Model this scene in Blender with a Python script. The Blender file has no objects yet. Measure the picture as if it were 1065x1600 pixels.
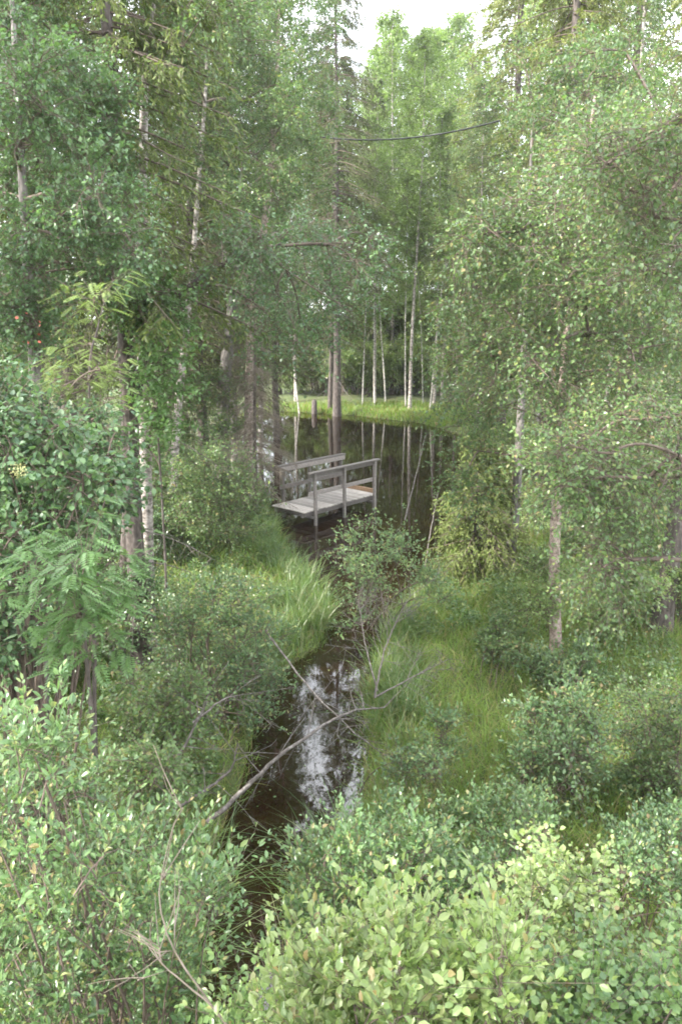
import bpy, math
import numpy as np
from mathutils import Matrix, Vector
R = math.radians
# ------------------------------------------------------------------ camera, sky, sun, exposure
SC = bpy.context.scene
COL = SC.collection
CAM_Z, PITCH, FPX = 5.5, R(14.2), 1250.0
cam_d = bpy.data.cameras.new('camera'); cam = bpy.data.objects.new('camera', cam_d); COL.objects.link(cam)
cam.location = (0, 0, CAM_Z); cam.rotation_euler = (R(90) - PITCH, 0, 0)
cam_d.sensor_fit = 'VERTICAL'; cam_d.sensor_height = 36; cam_d.lens = FPX / 1600 * 36
cam_d.clip_start = 0.05; cam_d.clip_end = 2000
SC.camera = cam
CLOUD = 14.0
SUN_EL, SUN_AZ = R(40), R(-112)          # azimuth clockwise from +Y (the viewing direction): the sun stands left, a little behind
w = bpy.data.worlds.new('World'); SC.world = w; w.use_nodes = True
nt = w.node_tree; nt.nodes.clear()
sky = nt.nodes.new('ShaderNodeTexSky'); sky.sky_type = 'NISHITA'; sky.sun_disc = False
sky.sun_elevation = SUN_EL; sky.sun_rotation = SUN_AZ; sky.dust_density = 3.0; sky.air_density = 1.0; sky.ozone_density = 1.0
bg = nt.nodes.new('ShaderNodeBackground'); bg.inputs[1].default_value = 0.15
wo = nt.nodes.new('ShaderNodeOutputWorld')
# thin bright cloud veil over the blue
tcw = nt.nodes.new('ShaderNodeTexCoord'); cn = nt.nodes.new('ShaderNodeTexNoise'); cn.inputs['Scale'].default_value = 2.2; cn.inputs['Detail'].default_value = 5
nt.links.new(tcw.outputs['Generated'], cn.inputs['Vector'])
cr = nt.nodes.new('ShaderNodeMapRange'); cr.inputs[1].default_value = .35; cr.inputs[2].default_value = .62; cr.inputs[3].default_value = .45; cr.inputs[4].default_value = .95; nt.links.new(cn.outputs['Fac'], cr.inputs[0])
cm = nt.nodes.new('ShaderNodeMix'); cm.data_type = 'RGBA'; cm.inputs[7].default_value = (CLOUD * .97, CLOUD, CLOUD * 1.05, 1); nt.links.new(cr.outputs[0], cm.inputs[0]); nt.links.new(sky.outputs[0], cm.inputs[6])
nt.links.new(cm.outputs[2], bg.inputs[0]); nt.links.new(bg.outputs[0], wo.inputs[0])
sun_d = bpy.data.lights.new('sun', 'SUN'); sun = bpy.data.objects.new('sun', sun_d); COL.objects.link(sun)
sun_d.energy = 5.0; sun_d.angle = R(2); sun_d.color = (1, .96, .88)
sd = Vector((math.sin(SUN_AZ) * math.cos(SUN_EL), math.cos(SUN_AZ) * math.cos(SUN_EL), math.sin(SUN_EL)))
sun.rotation_euler = sd.to_track_quat('Z', 'Y').to_euler()
SC.view_settings.view_transform = 'Standard'; SC.view_settings.look = 'None'
SC.view_settings.exposure = 1.63; SC.view_settings.gamma = 1; SC.view_settings.use_curve_mapping = False
SC.render.engine = 'CYCLES'
SC.cycles.use_denoising = True
SC.cycles.max_bounces = 7; SC.cycles.diffuse_bounces = 3; SC.cycles.glossy_bounces = 2
SC.cycles.transmission_bounces = 4; SC.cycles.transparent_max_bounces = 6; SC.cycles.volume_bounces = 1
SC.cycles.caustics_reflective = False; SC.cycles.caustics_refractive = False
SC.cycles.filter_width = 1.8
HAZE = 0.0005

# ------------------------------------------------------------------ helpers
cp, sp_ = math.cos(PITCH), math.sin(PITCH)
def ray(px, py):
    dx, dy = (px - 532.5) / FPX, (800 - py) / FPX
    return np.array([dx, cp + dy * sp_, -sp_ + dy * cp])
def at(px, py, Y):                       # point of the photograph's pixel at the distance Y
    d = ray(px, py); return np.array([0, 0, CAM_Z]) + d * (Y / d[1])
def on_z(px, py, z=0.0):
    d = ray(px, py); return np.array([0, 0, CAM_Z]) + d * ((z - CAM_Z) / d[2])
def unit(v): return v / np.maximum(np.linalg.norm(v, axis=-1, keepdims=True), 1e-9)

class MB:                                # mesh buffer
    def __init__(s): s.V = []; s.F = []; s.n = 0
    def add(s, V, F, m=0):
        V = np.asarray(V, float).reshape(-1, 3); F = np.asarray(F, int)
        s.V.append(V); s.F.append((F + s.n, m)); s.n += len(V)
    def mesh(s, name, mats, smooth=False):
        me = bpy.data.meshes.new(name); V = np.concatenate(s.V)
        me.vertices.add(len(V)); me.vertices.foreach_set('co', V.ravel().astype(np.float32))
        nl = sum(f.size for f, _ in s.F); nf = sum(len(f) for f, _ in s.F)
        me.loops.add(nl); me.polygons.add(nf)
        me.loops.foreach_set('vertex_index', np.concatenate([f.ravel() for f, _ in s.F]).astype(np.int32))
        tot = np.concatenate([np.full(len(f), f.shape[1]) for f, _ in s.F])
        me.polygons.foreach_set('loop_start', np.concatenate([[0], np.cumsum(tot)[:-1]]).astype(np.int32))
        me.polygons.foreach_set('material_index', np.concatenate([np.full(len(f), m) for f, m in s.F]).astype(np.int32))
        me.polygons.foreach_set('use_smooth', np.full(nf, smooth))
        for m in (mats if isinstance(mats, (list, tuple)) else [mats]): me.materials.append(m)
        me.update(calc_edges=True); me.validate()
        return me
def obj(name, me, parent=None, kind=None):
    o = bpy.data.objects.new(name, me); COL.objects.link(o)
    if parent: o.parent = parent
    if kind: o['kind'] = kind
    return o
def tag(o, label, cat, group=None):
    o['label'] = label; o['category'] = cat
    if group: o['group'] = group
    return o
def empty(name, loc=(0, 0, 0), rz=0.0):
    o = bpy.data.objects.new(name, None); COL.objects.link(o); o.location = loc; o.rotation_euler = (0, 0, rz)
    o.empty_display_size = .2
    return o
def frame_of(T):                         # two vectors across the tangents T (n,3)
    ref = np.where(np.abs(T[..., 2:3]) > .9, np.array([1., 0, 0]), np.array([0, 0, 1.]))
    U = unit(np.cross(T, ref)); return U, np.cross(T, U)
def tubes(mb, P, rad, sides=4, m=0, close=True):   # P (n,k,3) polylines, rad (n,k)
    P = np.asarray(P, float); rad = np.asarray(rad, float)
    if P.ndim == 2: P = P[None]; rad = rad[None]
    n, k, _ = P.shape
    T = unit(np.gradient(P, axis=1)); 
    T0 = unit(P[:, -1] - P[:, 0])[:, None, :].repeat(k, 1)
    ref = np.where(np.abs(T0[..., 2:3]) > .8, np.array([1., 0, 0]), np.array([0, 0, 1.]))
    U = unit(np.cross(T, ref)); W = np.cross(T, U)
    a = np.arange(sides) / sides * 2 * np.pi
    V = P[:, :, None] + rad[:, :, None, None] * (np.cos(a)[None, None, :, None] * U[:, :, None] + np.sin(a)[None, None, :, None] * W[:, :, None])
    idx = np.arange(n * k * sides).reshape(n, k, sides)
    q = np.stack([idx[:, :-1], np.roll(idx, -1, 2)[:, :-1], np.roll(idx, -1, 2)[:, 1:], idx[:, 1:]], -1).reshape(-1, 4)
    mb.add(V, q, m)
    if close and sides <= 4:
        base = mb.n - n * k * sides
        mb.F.append((idx[:, -1].reshape(-1, sides) + base, m))
def bez(A, B, C, k):                     # quadratic curves, A B C (n,3)
    t = np.linspace(0, 1, k)[None, :, None]
    return (1 - t) ** 2 * A[:, None] + 2 * t * (1 - t) * B[:, None] + t ** 2 * C[:, None]
def box(mb, p0, p1, wdt, hgt, up=(0, 0, 1), m=0):  # a bevel-free timber from p0 to p1
    p0 = np.array(p0, float); p1 = np.array(p1, float); d = unit(p1 - p0); up = np.array(up, float)
    s = unit(np.cross(d, up)); u = np.cross(s, d); c = .006
    V = []
    for p, e in ((p0, 0), (p1, 0)):
        prof = [(-.5, -.5), (.5, -.5), (.5, .5), (-.5, .5)]
        for a, b in prof:
            for q in ((1, 0), (0, 1)):
                x = a * wdt - np.sign(a) * (c if q[0] == 1 else 0); y = b * hgt - np.sign(b) * (0 if q[0] == 1 else c)
                V.append((a, b, x, y, p))
    ring = lambda p: [p + s * x + u * y for x, y in (
        (-wdt/2+c, -hgt/2), (wdt/2-c, -hgt/2), (wdt/2, -hgt/2+c), (wdt/2, hgt/2-c), (wdt/2-c, hgt/2), (-wdt/2+c, hgt/2), (-wdt/2, hgt/2-c), (-wdt/2, -hgt/2+c))]
    V = ring(p0) + ring(p1)
    mb.add(V, [[i, (i + 1) % 8, 8 + (i + 1) % 8, 8 + i] for i in range(8)], m)
    b0 = mb.n - 16
    mb.F.append((np.array([[b0 + i for i in reversed(range(8))], [b0 + 8 + i for i in range(8)]]), m))

# leaf templates: x along the leaf, y across, z normal, all triangles
def T_round():
    V = [(0, 0, 0), (.4, .40, .07), (1, 0, -.05), (.4, -.40, .07)]
    return np.array(V, float), np.array([(0, 3, 2), (0, 2, 1)])
def T_oval(wd=.24, curl=.12):
    xs = [0, .28, .68, 1]; ws = [0, wd * .9, wd, 0]
    V = [(0, 0, 0)]
    for x, q in ((.28, .92), (.66, .95)):
        V += [(x, -wd * q, .05 - curl * x * x), (x, 0, -curl * x * x), (x, wd * q, .05 - curl * x * x)]
    V.append((1, 0, -curl * 1.2))
    F = [(0, 1, 2), (0, 2, 3), (1, 4, 5), (1, 5, 2), (2, 5, 6), (2, 6, 3), (4, 7, 5), (5, 7, 6)]
    return np.array(V, float), np.array(F)
def T_pinnate(n=7):
    V = []; F = []
    def add(p, d, L, wd):
        d = np.array(d); s = np.array([-d[1], d[0], 0]); b = len(V); p = np.array(p)
        V.extend([p, p + d * L * .45 + s * wd, p + d * L, p + d * L * .45 - s * wd + np.array([0, 0, .012])])
        F.extend([(b, b + 3, b + 2), (b, b + 2, b + 1)])
    for i in range(n):
        x = .2 + .72 * i / (n - 1); L = .34 * (1 - .35 * abs(i / (n - 1) - .45))
        z = -.22 * x * x
        for s in (-1, 1): add((x, 0, z), (.45, s * .88, -.10), L, .062)
    add((.93, 0, -.19), (1, 0, -.3), .26, .062)
    b = len(V); V.extend([np.array([0, .008, 0]), np.array([0, -.008, 0]), np.array([.5, 0, -.055]), np.array([1, .0, -.21])])
    F.extend([(b, b + 1, b + 2), (b, b + 2, b + 3)])
    return np.array(V, float), np.array(F)
def T_blade(bend=.5, wd=.02):
    V = []; n = 4
    for i in range(n):
        t = i / n; x = t * (1 - .25 * bend * t); z = bend * t * t
        V += [(x, -wd * (1 - .6 * t), z), (x, wd * (1 - .6 * t), z)]
    V.append((1 - .25 * bend, 0, bend))
    F = []
    for i in range(n - 1): F += [(2*i, 2*i+1, 2*i+3), (2*i, 2*i+3, 2*i+2)]
    F.append((2*n-2, 2*n-1, 2*n))
    return np.array(V, float), np.array(F)
def T_sliver(wd=.09):
    return np.array([(0, -wd*.6, 0), (0, wd*.6, 0), (.6, wd, -.03), (1, 0, -.1), (.6, -wd, -.03)], float), np.array([(0, 2, 1), (0, 4, 2), (4, 3, 2)])
def scatter(mb, P, A, N, S, tmpl, m=0):  # put a template at each P, along A, normal N, scale S
    TV, TF = tmpl; A = unit(A); B = unit(np.cross(N, A)); N = np.cross(A, B); q = (np.arange(len(P)) * .6180339) % 1; B = B * (.72 + .5 * q)[:, None]; N = N * (.5 + 1.6 * ((q * 7.3) % 1))[:, None]; S = np.asarray(S).reshape(-1, 1, 1)
    V = P[:, None] + S * (TV[None, :, 0:1] * A[:, None] + TV[None, :, 1:2] * B[:, None] + TV[None, :, 2:3] * N[:, None])
    F = TF[None] + (np.arange(len(P)) * len(TV))[:, None, None]
    mb.add(V, F.reshape(-1, TF.shape[1]), m)
def rdir(g, n, zs=1.0):
    v = g.normal(size=(n, 3)); v[:, 2] *= zs; return unit(v)

# ------------------------------------------------------------------ materials
def mat(name):
    m = bpy.data.materials.new(name); m.use_nodes = True; m.node_tree.nodes.clear()
    return m, m.node_tree.nodes, m.node_tree.links
def ramp(N, L, fac, cols):
    r = N.new('ShaderNodeValToRGB'); e = r.color_ramp.elements
    while len(e) > 1: e.remove(e[0])
    e[0].position = cols[0][0]; e[0].color = (*cols[0][1], 1)
    for p, c in cols[1:]: q = e.new(p); q.color = (*c, 1)
    L.new(fac, r.inputs[0]); return r.outputs[0]
def noise(N, L, vec, scale, detail=4, rough=.55):
    n = N.new('ShaderNodeTexNoise'); n.inputs['Scale'].default_value = scale; n.inputs['Detail'].default_value = detail
    n.inputs['Roughness'].default_value = rough
    if vec: L.new(vec, n.inputs['Vector'])
    return n.outputs['Fac']
def leaf_mat(name, cols, trans=.32, rough=.34, under=None, spec=.5, tcol=1.5):
    m, N, L = mat(name)
    g = N.new('ShaderNodeNewGeometry'); oi = N.new('ShaderNodeObjectInfo')
    a = N.new('ShaderNodeMath'); a.operation = 'MULTIPLY'; a.inputs[1].default_value = .37; L.new(oi.outputs['Random'], a.inputs[0])
    b = N.new('ShaderNodeMath'); b.operation = 'ADD'; L.new(g.outputs['Random Per Island'], b.inputs[0]); L.new(a.outputs[0], b.inputs[1])
    c = N.new('ShaderNodeMath'); c.operation = 'PINGPONG'; c.inputs[1].default_value = 1.0; L.new(b.outputs[0], c.inputs[0])
    col = ramp(N, L, c.outputs[0], cols)
    nz = noise(N, L, g.outputs['Position'], 1.1, 2)
    hv = N.new('ShaderNodeHueSaturation'); L.new(col, hv.inputs['Color'])
    mr = N.new('ShaderNodeMapRange'); mr.inputs[1].default_value = .3; mr.inputs[2].default_value = .7; mr.inputs[3].default_value = .75; mr.inputs[4].default_value = 1.3
    L.new(nz, mr.inputs[0]); L.new(mr.outputs[0], hv.inputs['Value'])
    col = hv.outputs[0]
    if under:
        mx = N.new('ShaderNodeMix'); mx.data_type = 'RGBA'; L.new(g.outputs['Backfacing'], mx.inputs[0]); L.new(col, mx.inputs[6]); mx.inputs[7].default_value = (*under, 1)
        col2 = mx.outputs[2]
    else: col2 = col
    p = N.new('ShaderNodeBsdfPrincipled'); p.inputs['Roughness'].default_value = rough; p.inputs["Specular IOR Level"].default_value = spec * .95
    L.new(col2, p.inputs['Base Color'])
    t = N.new('ShaderNodeBsdfTranslucent')
    tm = N.new('ShaderNodeMix'); tm.data_type = 'RGBA'; tm.blend_type = 'MULTIPLY'; tm.inputs[0].default_value = 1
    L.new(col, tm.inputs[6]); tm.inputs[7].default_value = (tcol * 1.0, tcol * 1.12, tcol * .6, 1); L.new(tm.outputs[2], t.inputs[0])
    s = N.new('ShaderNodeMixShader'); s.inputs[0].default_value = trans; L.new(p.outputs[0], s.inputs[1]); L.new(t.outputs[0], s.inputs[2])
    o = N.new('ShaderNodeOutputMaterial'); L.new(s.outputs[0], o.inputs[0]); return m
def bark_mat(name, cols, scale=(6, 6, 2), nscale=2.0, bump=.4, moss=None):
    m, N, L = mat(name)
    tc = N.new('ShaderNodeTexCoord'); mp = N.new('ShaderNodeMapping'); mp.inputs['Scale'].default_value = scale; L.new(tc.outputs['Object'], mp.inputs[0])
    f = noise(N, L, mp.outputs[0], nscale, 6, .65); col = ramp(N, L, f, cols)
    p = N.new('ShaderNodeBsdfPrincipled'); p.inputs['Roughness'].default_value = .85; L.new(col, p.inputs['Base Color'])
    b = N.new('ShaderNodeBump'); b.inputs['Strength'].default_value = bump; b.inputs['Distance'].default_value = .02; L.new(f, b.inputs['Height']); L.new(b.outputs[0], p.inputs['Normal'])
    o = N.new('ShaderNodeOutputMaterial'); L.new(p.outputs[0], o.inputs[0]); return m
M = {}
M['birch_leaf'] = leaf_mat('birch_leaf', [(0, (.055, .102, .039)), (.5, (.085, .143, .049)), (.9, (.118, .181, .058)), (.97, (.19, .22, .07)), (1, (.20, .15, .07))], under=(.12, .17, .10))
M['aspen_leaf'] = leaf_mat('aspen_leaf', [(0, (.050, .098, .050)), (.6, (.078, .138, .063)), (1, (.115, .185, .075))], rough=.36, under=(.12, .18, .09))
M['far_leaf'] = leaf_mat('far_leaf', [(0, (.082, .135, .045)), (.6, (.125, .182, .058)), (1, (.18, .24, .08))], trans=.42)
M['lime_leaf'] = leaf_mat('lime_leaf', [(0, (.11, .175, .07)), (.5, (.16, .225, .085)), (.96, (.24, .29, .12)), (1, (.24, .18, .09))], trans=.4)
M['willow_leaf'] = leaf_mat('willow_leaf', [(0, (.056, .106, .050)), (.5, (.085, .148, .063)), (.9, (.125, .198, .076)), (.97, (.24, .27, .10)), (1, (.22, .16, .08))], rough=.32, under=(.16, .22, .12))
M['rowan_leaf'] = leaf_mat('rowan_leaf', [(0, (.08, .15, .055)), (1, (.12, .20, .07))], trans=.35)
M['rowan_tip_leaf'] = leaf_mat('rowan_tip_leaf', [(0, (.12, .175, .06)), (1, (.19, .24, .08))], trans=.35)
M['needle'] = leaf_mat('needle', [(0, (.055, .075, .030)), (.6, (.090, .110, .045)), (1, (.14, .15, .06))], trans=.22, rough=.6, spec=.3)
M['needle_olive'] = leaf_mat('needle_olive', [(0, (.07, .10, .03)), (.6, (.11, .145, .042)), (1, (.17, .20, .06))], trans=.25, rough=.6, spec=.3)
M['needle_pale'] = leaf_mat('needle_pale', [(0, (.11, .14, .045)), (1, (.20, .22, .07))], trans=.3, rough=.6)
M['grass'] = leaf_mat('grass', [(0, (.085, .15, .026)), (.5, (.135, .22, .038)), (.88, (.18, .26, .05)), (.9, (.22, .17, .07)), (1, (.30, .25, .12))], trans=.35, rough=.5)
M['sedge'] = leaf_mat('sedge', [(0, (.06, .11, .035)), (.8, (.10, .165, .05)), (1, (.20, .21, .10))], trans=.35)
M['birch_bark'] = bark_mat('birch_bark', [(.36, (.07, .06, .05)), (.46, (.22, .19, .17)), (.58, (.40, .36, .33)), (.8, (.52, .48, .44))], (5, 5, 9), 1.6)
M['white_bark'] = bark_mat('white_bark', [(.36, (.10, .09, .08)), (.46, (.34, .31, .28)), (.62, (.56, .53, .49))], (5, 5, 9), 1.6)
M['pink_bark'] = bark_mat('pink_bark', [(.36, (.07, .05, .045)), (.46, (.23, .17, .14)), (.58, (.36, .29, .25)), (.78, (.50, .43, .38))], (6, 6, 7), 2.2)
M['grey_bark'] = bark_mat('grey_bark', [(.35, (.05, .045, .04)), (.5, (.13, .115, .105)), (.68, (.24, .22, .20))], (9, 9, 3), 2.2, .8)
M['dark_bark'] = bark_mat('dark_bark', [(.35, (.035, .028, .024)), (.55, (.095, .075, .065)), (.75, (.17, .15, .14))], (9, 9, 3), 2.4, .8)
M['twig'] = bark_mat('twig', [(.3, (.06, .045, .035)), (.7, (.15, .11, .085))], (8, 8, 8))
M['dead_twig'] = bark_mat('dead_twig', [(.3, (.055, .047, .042)), (.5, (.12, .10, .09)), (.68, (.25, .23, .21))], (9, 9, 9), 2.5, .7)
M['dead_brown'] = bark_mat('dead_brown', [(.3, (.09, .075, .047)), (.7, (.19, .155, .13))], (8, 8, 8))
def wood_mat(name, c0, c1):
    m, N, L = mat(name)
    tc = N.new('ShaderNodeTexCoord'); oi = N.new('ShaderNodeObjectInfo')
    mp = N.new('ShaderNodeMapping'); mp.inputs['Scale'].default_value = (30, 30, 30); L.new(tc.outputs['Object'], mp.inputs[0])
    ad = N.new('ShaderNodeVectorMath'); ad.operation = 'ADD'; L.new(mp.outputs[0], ad.inputs[0]); L.new(oi.outputs['Random'], ad.inputs[1])
    f = noise(N, L, ad.outputs[0], .8, 6, .7); col = ramp(N, L, f, [(.3, c0), (.7, c1)])
    hv = N.new('ShaderNodeHueSaturation'); L.new(col, hv.inputs['Color'])
    mr = N.new('ShaderNodeMapRange'); mr.inputs[3].default_value = .6; mr.inputs[4].default_value = 1.25; L.new(oi.outputs['Random'], mr.inputs[0]); L.new(mr.outputs[0], hv.inputs['Value'])
    p = N.new('ShaderNodeBsdfPrincipled'); p.inputs['Roughness'].default_value = .8; L.new(hv.outputs[0], p.inputs['Base Color'])
    b = N.new('ShaderNodeBump'); b.inputs['Strength'].default_value = .3; b.inputs['Distance'].default_value = .005; L.new(f, b.inputs['Height']); L.new(b.outputs[0], p.inputs['Normal'])
    o = N.new('ShaderNodeOutputMaterial'); L.new(p.outputs[0], o.inputs[0]); return m
M['wood'] = wood_mat('weathered_wood', (.14, .12, .11), (.28, .25, .23))
M['deck'] = wood_mat('deck_wood', (.29, .26, .235), (.46, .42, .385))
M['brown_wood'] = wood_mat('brown_wood', (.20, .12, .07), (.36, .24, .15))
# ground
m, N, L = mat('forest_floor'); M['ground'] = m
g = N.new('ShaderNodeNewGeometry'); f1 = noise(N, L, g.outputs['Position'], .9, 6, .6); f2 = noise(N, L, g.outputs['Position'], 9, 5, .7)
c1 = ramp(N, L, f1, [(.35, (.045, .070, .016)), (.5, (.07, .10, .02)), (.66, (.095, .08, .035))])
c2 = ramp(N, L, f2, [(.35, (.03, .04, .015)), (.65, (.10, .12, .035))])
mx = N.new('ShaderNodeMix'); mx.data_type = 'RGBA'; mx.inputs[0].default_value = .5; L.new(c1, mx.inputs[6]); L.new(c2, mx.inputs[7])
sx = N.new('ShaderNodeSeparateXYZ'); L.new(g.outputs['Position'], sx.inputs[0])
mr = N.new('ShaderNodeMapRange'); mr.inputs[1].default_value = -.03; mr.inputs[2].default_value = .03; L.new(sx.outputs[2], mr.inputs[0])
m2 = N.new('ShaderNodeMix'); m2.data_type = 'RGBA'; L.new(mr.outputs[0], m2.inputs[0])
bed = ramp(N, L, f2, [(.35, (.035, .016, .008)), (.65, (.12, .05, .024))]); L.new(bed, m2.inputs[6]); L.new(mx.outputs[2], m2.inputs[7])
p = N.new('ShaderNodeBsdfPrincipled'); p.inputs['Roughness'].default_value = .95; L.new(m2.outputs[2], p.inputs['Base Color'])
b = N.new('ShaderNodeBump'); b.inputs['Strength'].default_value = .7; b.inputs['Distance'].default_value = .05; L.new(f2, b.inputs['Height']); L.new(b.outputs[0], p.inputs['Normal'])
o = N.new('ShaderNodeOutputMaterial'); L.new(p.outputs[0], o.inputs[0])
# water: brown peaty water, clear enough to show the bed
m, N, L = mat('peat_water'); M['water'] = m
g = N.new('ShaderNodeNewGeometry'); f = noise(N, L, g.outputs['Position'], 5, 3)
b = N.new('ShaderNodeBump'); b.inputs['Strength'].default_value = .025; b.inputs['Distance'].default_value = .02; L.new(f, b.inputs['Height'])
fr = N.new('ShaderNodeFresnel'); fr.inputs[0].default_value = 1.9
gl = N.new('ShaderNodeBsdfGlossy'); gl.inputs['Roughness'].default_value = .015; L.new(b.outputs[0], gl.inputs['Normal'])
tr = N.new('ShaderNodeBsdfTransparent'); tr.inputs[0].default_value = (.42, .24, .13, 1)
df = N.new('ShaderNodeBsdfDiffuse'); df.inputs[0].default_value = (.022, .011, .005, 1)
s1 = N.new('ShaderNodeMixShader'); s1.inputs[0].default_value = .45; L.new(tr.outputs[0], s1.inputs[1]); L.new(df.outputs[0], s1.inputs[2])
s2 = N.new('ShaderNodeMixShader'); L.new(fr.outputs[0], s2.inputs[0]); L.new(s1.outputs[0], s2.inputs[1]); L.new(gl.outputs[0], s2.inputs[2])
o = N.new('ShaderNodeOutputMaterial'); L.new(s2.outputs[0], o.inputs[0])
def plain(name, c, rough=.6):
    m, N, L = mat(name); tc = N.new('ShaderNodeTexCoord'); f = noise(N, L, tc.outputs['Object'], 12)
    col = ramp(N, L, f, [(.3, tuple(x * .8 for x in c)), (.7, c)])
    p = N.new('ShaderNodeBsdfPrincipled'); p.inputs['Roughness'].default_value = rough; L.new(col, p.inputs['Base Color'])
    o = N.new('ShaderNodeOutputMaterial'); L.new(p.outputs[0], o.inputs[0]); return m
M['cable'] = plain('cable_rubber', (.02, .02, .02), .5)
M['red_leaf'] = plain('red_leaf', (.28, .06, .035)); M['cream'] = plain('cream_flower', (.36, .35, .15)); M['fluff'] = plain('catkin_fluff', (.62, .56, .48))

# ------------------------------------------------------------------ terrain and water
wl = [(318, 1470), (330, 1400), (345, 1330), (350, 1290), (385, 1220), (395, 1150), (400, 1100), (440, 1050), (500, 1010), (520, 960), (505, 925), (465, 885), (445, 850), (425, 810), (405, 760), (385, 715), (380, 680), (400, 655), (440, 643)]
wr = [(540, 648), (600, 655), (660, 662), (720, 680), (745, 740), (740, 800), (725, 845), (690, 885), (650, 925), (612, 975), (588, 1030), (572, 1080), (575, 1180), (560, 1260), (480, 1330), (445, 1400), (440, 1470)]
pts = [on_z(*q)[:2] for q in wl + wr]
pts = [np.array([pts[0][0], 4.6])] + pts + [np.array([pts[-1][0] - .05, 4.6])]
POLY = np.array(pts)
def sdist(X, Y):                         # signed distance to the shoreline, negative in the water
    P = np.stack([X, Y], -1).reshape(-1, 2); best = np.full(len(P), 1e9); ins = np.zeros(len(P), bool)
    for i in range(len(POLY)):
        a, b = POLY[i], POLY[(i + 1) % len(POLY)]; ab = b - a
        t = np.clip(((P - a) @ ab) / (ab @ ab), 0, 1); d = np.linalg.norm(P - (a + t[:, None] * ab), axis=1); best = np.minimum(best, d)
        c = ((a[1] > P[:, 1]) != (b[1] > P[:, 1])); xi = a[0] + (P[:, 1] - a[1]) / (ab[1] if abs(ab[1]) > 1e-9 else 1e-9) * ab[0]
        ins ^= c & (P[:, 0] < xi)
    return np.where(ins, -best, best).reshape(np.shape(X))
def sstep(x): x = np.clip(x, 0, 1); return x * x * (3 - 2 * x)
def ground(X, Y):
    X = np.asarray(X, float); Y = np.asarray(Y, float); d = sdist(X, Y)
    n = np.sin(X * 1.3 + Y * .7) * np.sin(Y * 1.1 - X * .5) * .5 + np.sin(X * 3.1 + 1) * np.sin(Y * 2.7 + X) * .25 + np.sin(X * .35 + 2) * np.sin(Y * .3)
    out = .16 * sstep(d / .35) + .06 * np.clip(d, 0, 14) * np.where(X < 0, 1.5, .8) + .10 * n * sstep(d / 1.5)
    out = np.where(Y > 38, .12 * sstep(d / .5) + .03 * np.clip(d, 0, 60) + .12 * n * sstep(d / 3), out)
    inn = -.05 - np.clip(-d * .5, 0, .55)
    z = np.where(d > 0, out, inn)
    emb = 2.9 * sstep((4.9 - Y) / 5.2) * 1.1
    return np.where(Y < 5.2, np.maximum(z, 0) * (Y / 5.2).clip(0, 1) + emb + np.where(Y > 4.4, np.minimum(z, 0), 0), z)
def gz(x, y): return float(ground(np.array([x]), np.array([y]))[0])
def ghit(px, py):                        # where a pixel's ray meets the ground
    d = ray(px, py); t = np.linspace(1, 110, 3000); P = np.array([0, 0, CAM_Z]) + t[:, None] * d
    k = np.argmax(P[:, 2] < ground(P[:, 0], P[:, 1])); return P[k]
u = np.linspace(-1, 1, 301); gx = 14 * u + 210 * u ** 5
v = np.linspace(0, 1, 341); gy = -12 + 62 * v + 280 * v ** 4
GX, GY = np.meshgrid(gx, gy); GZ = ground(GX, GY)
mb = MB(); idx = np.arange(GX.size).reshape(GX.shape)
mb.add(np.stack([GX, GY, GZ], -1), np.stack([idx[:-1, :-1], idx[:-1, 1:], idx[1:, 1:], idx[1:, :-1]], -1).reshape(-1, 4))
obj('ground', mb.mesh('ground', M['ground'], True), None, 'structure')
mb = MB(); lo, hi = POLY.min(0) - .6, POLY.max(0) + .6; lo[1] = 4.7
xs = np.linspace(lo[0], hi[0], 40); ys = np.linspace(lo[1], hi[1], 80); X2, Y2 = np.meshgrid(xs, ys); idx = np.arange(X2.size).reshape(X2.shape)
F = np.stack([idx[:-1, :-1], idx[:-1, 1:], idx[1:, 1:], idx[1:, :-1]], -1).reshape(-1, 4)
mb.add(np.stack([X2, Y2, X2 * 0], -1), F); obj('water', mb.mesh('water', M['water'], True), None, 'structure')

# ------------------------------------------------------------------ footbridge
B0 = on_z(475, 801, .42); B1 = on_z(588, 771, .42); A0 = on_z(420, 790, .42)
Lv = B1 - B0; LEN = np.linalg.norm(Lv); Lv = Lv / LEN; Wv = np.array([-Lv[1], Lv[0], 0]); WID = 1.22
fb = empty('footbridge', tuple(B0 * [1, 1, 0] + Lv * LEN / 2 + Wv * WID / 2), math.atan2(Lv[1], Lv[0]))
tag(fb, 'grey weathered wooden footbridge with two railings standing alone in the dark pond', 'footbridge')
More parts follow.
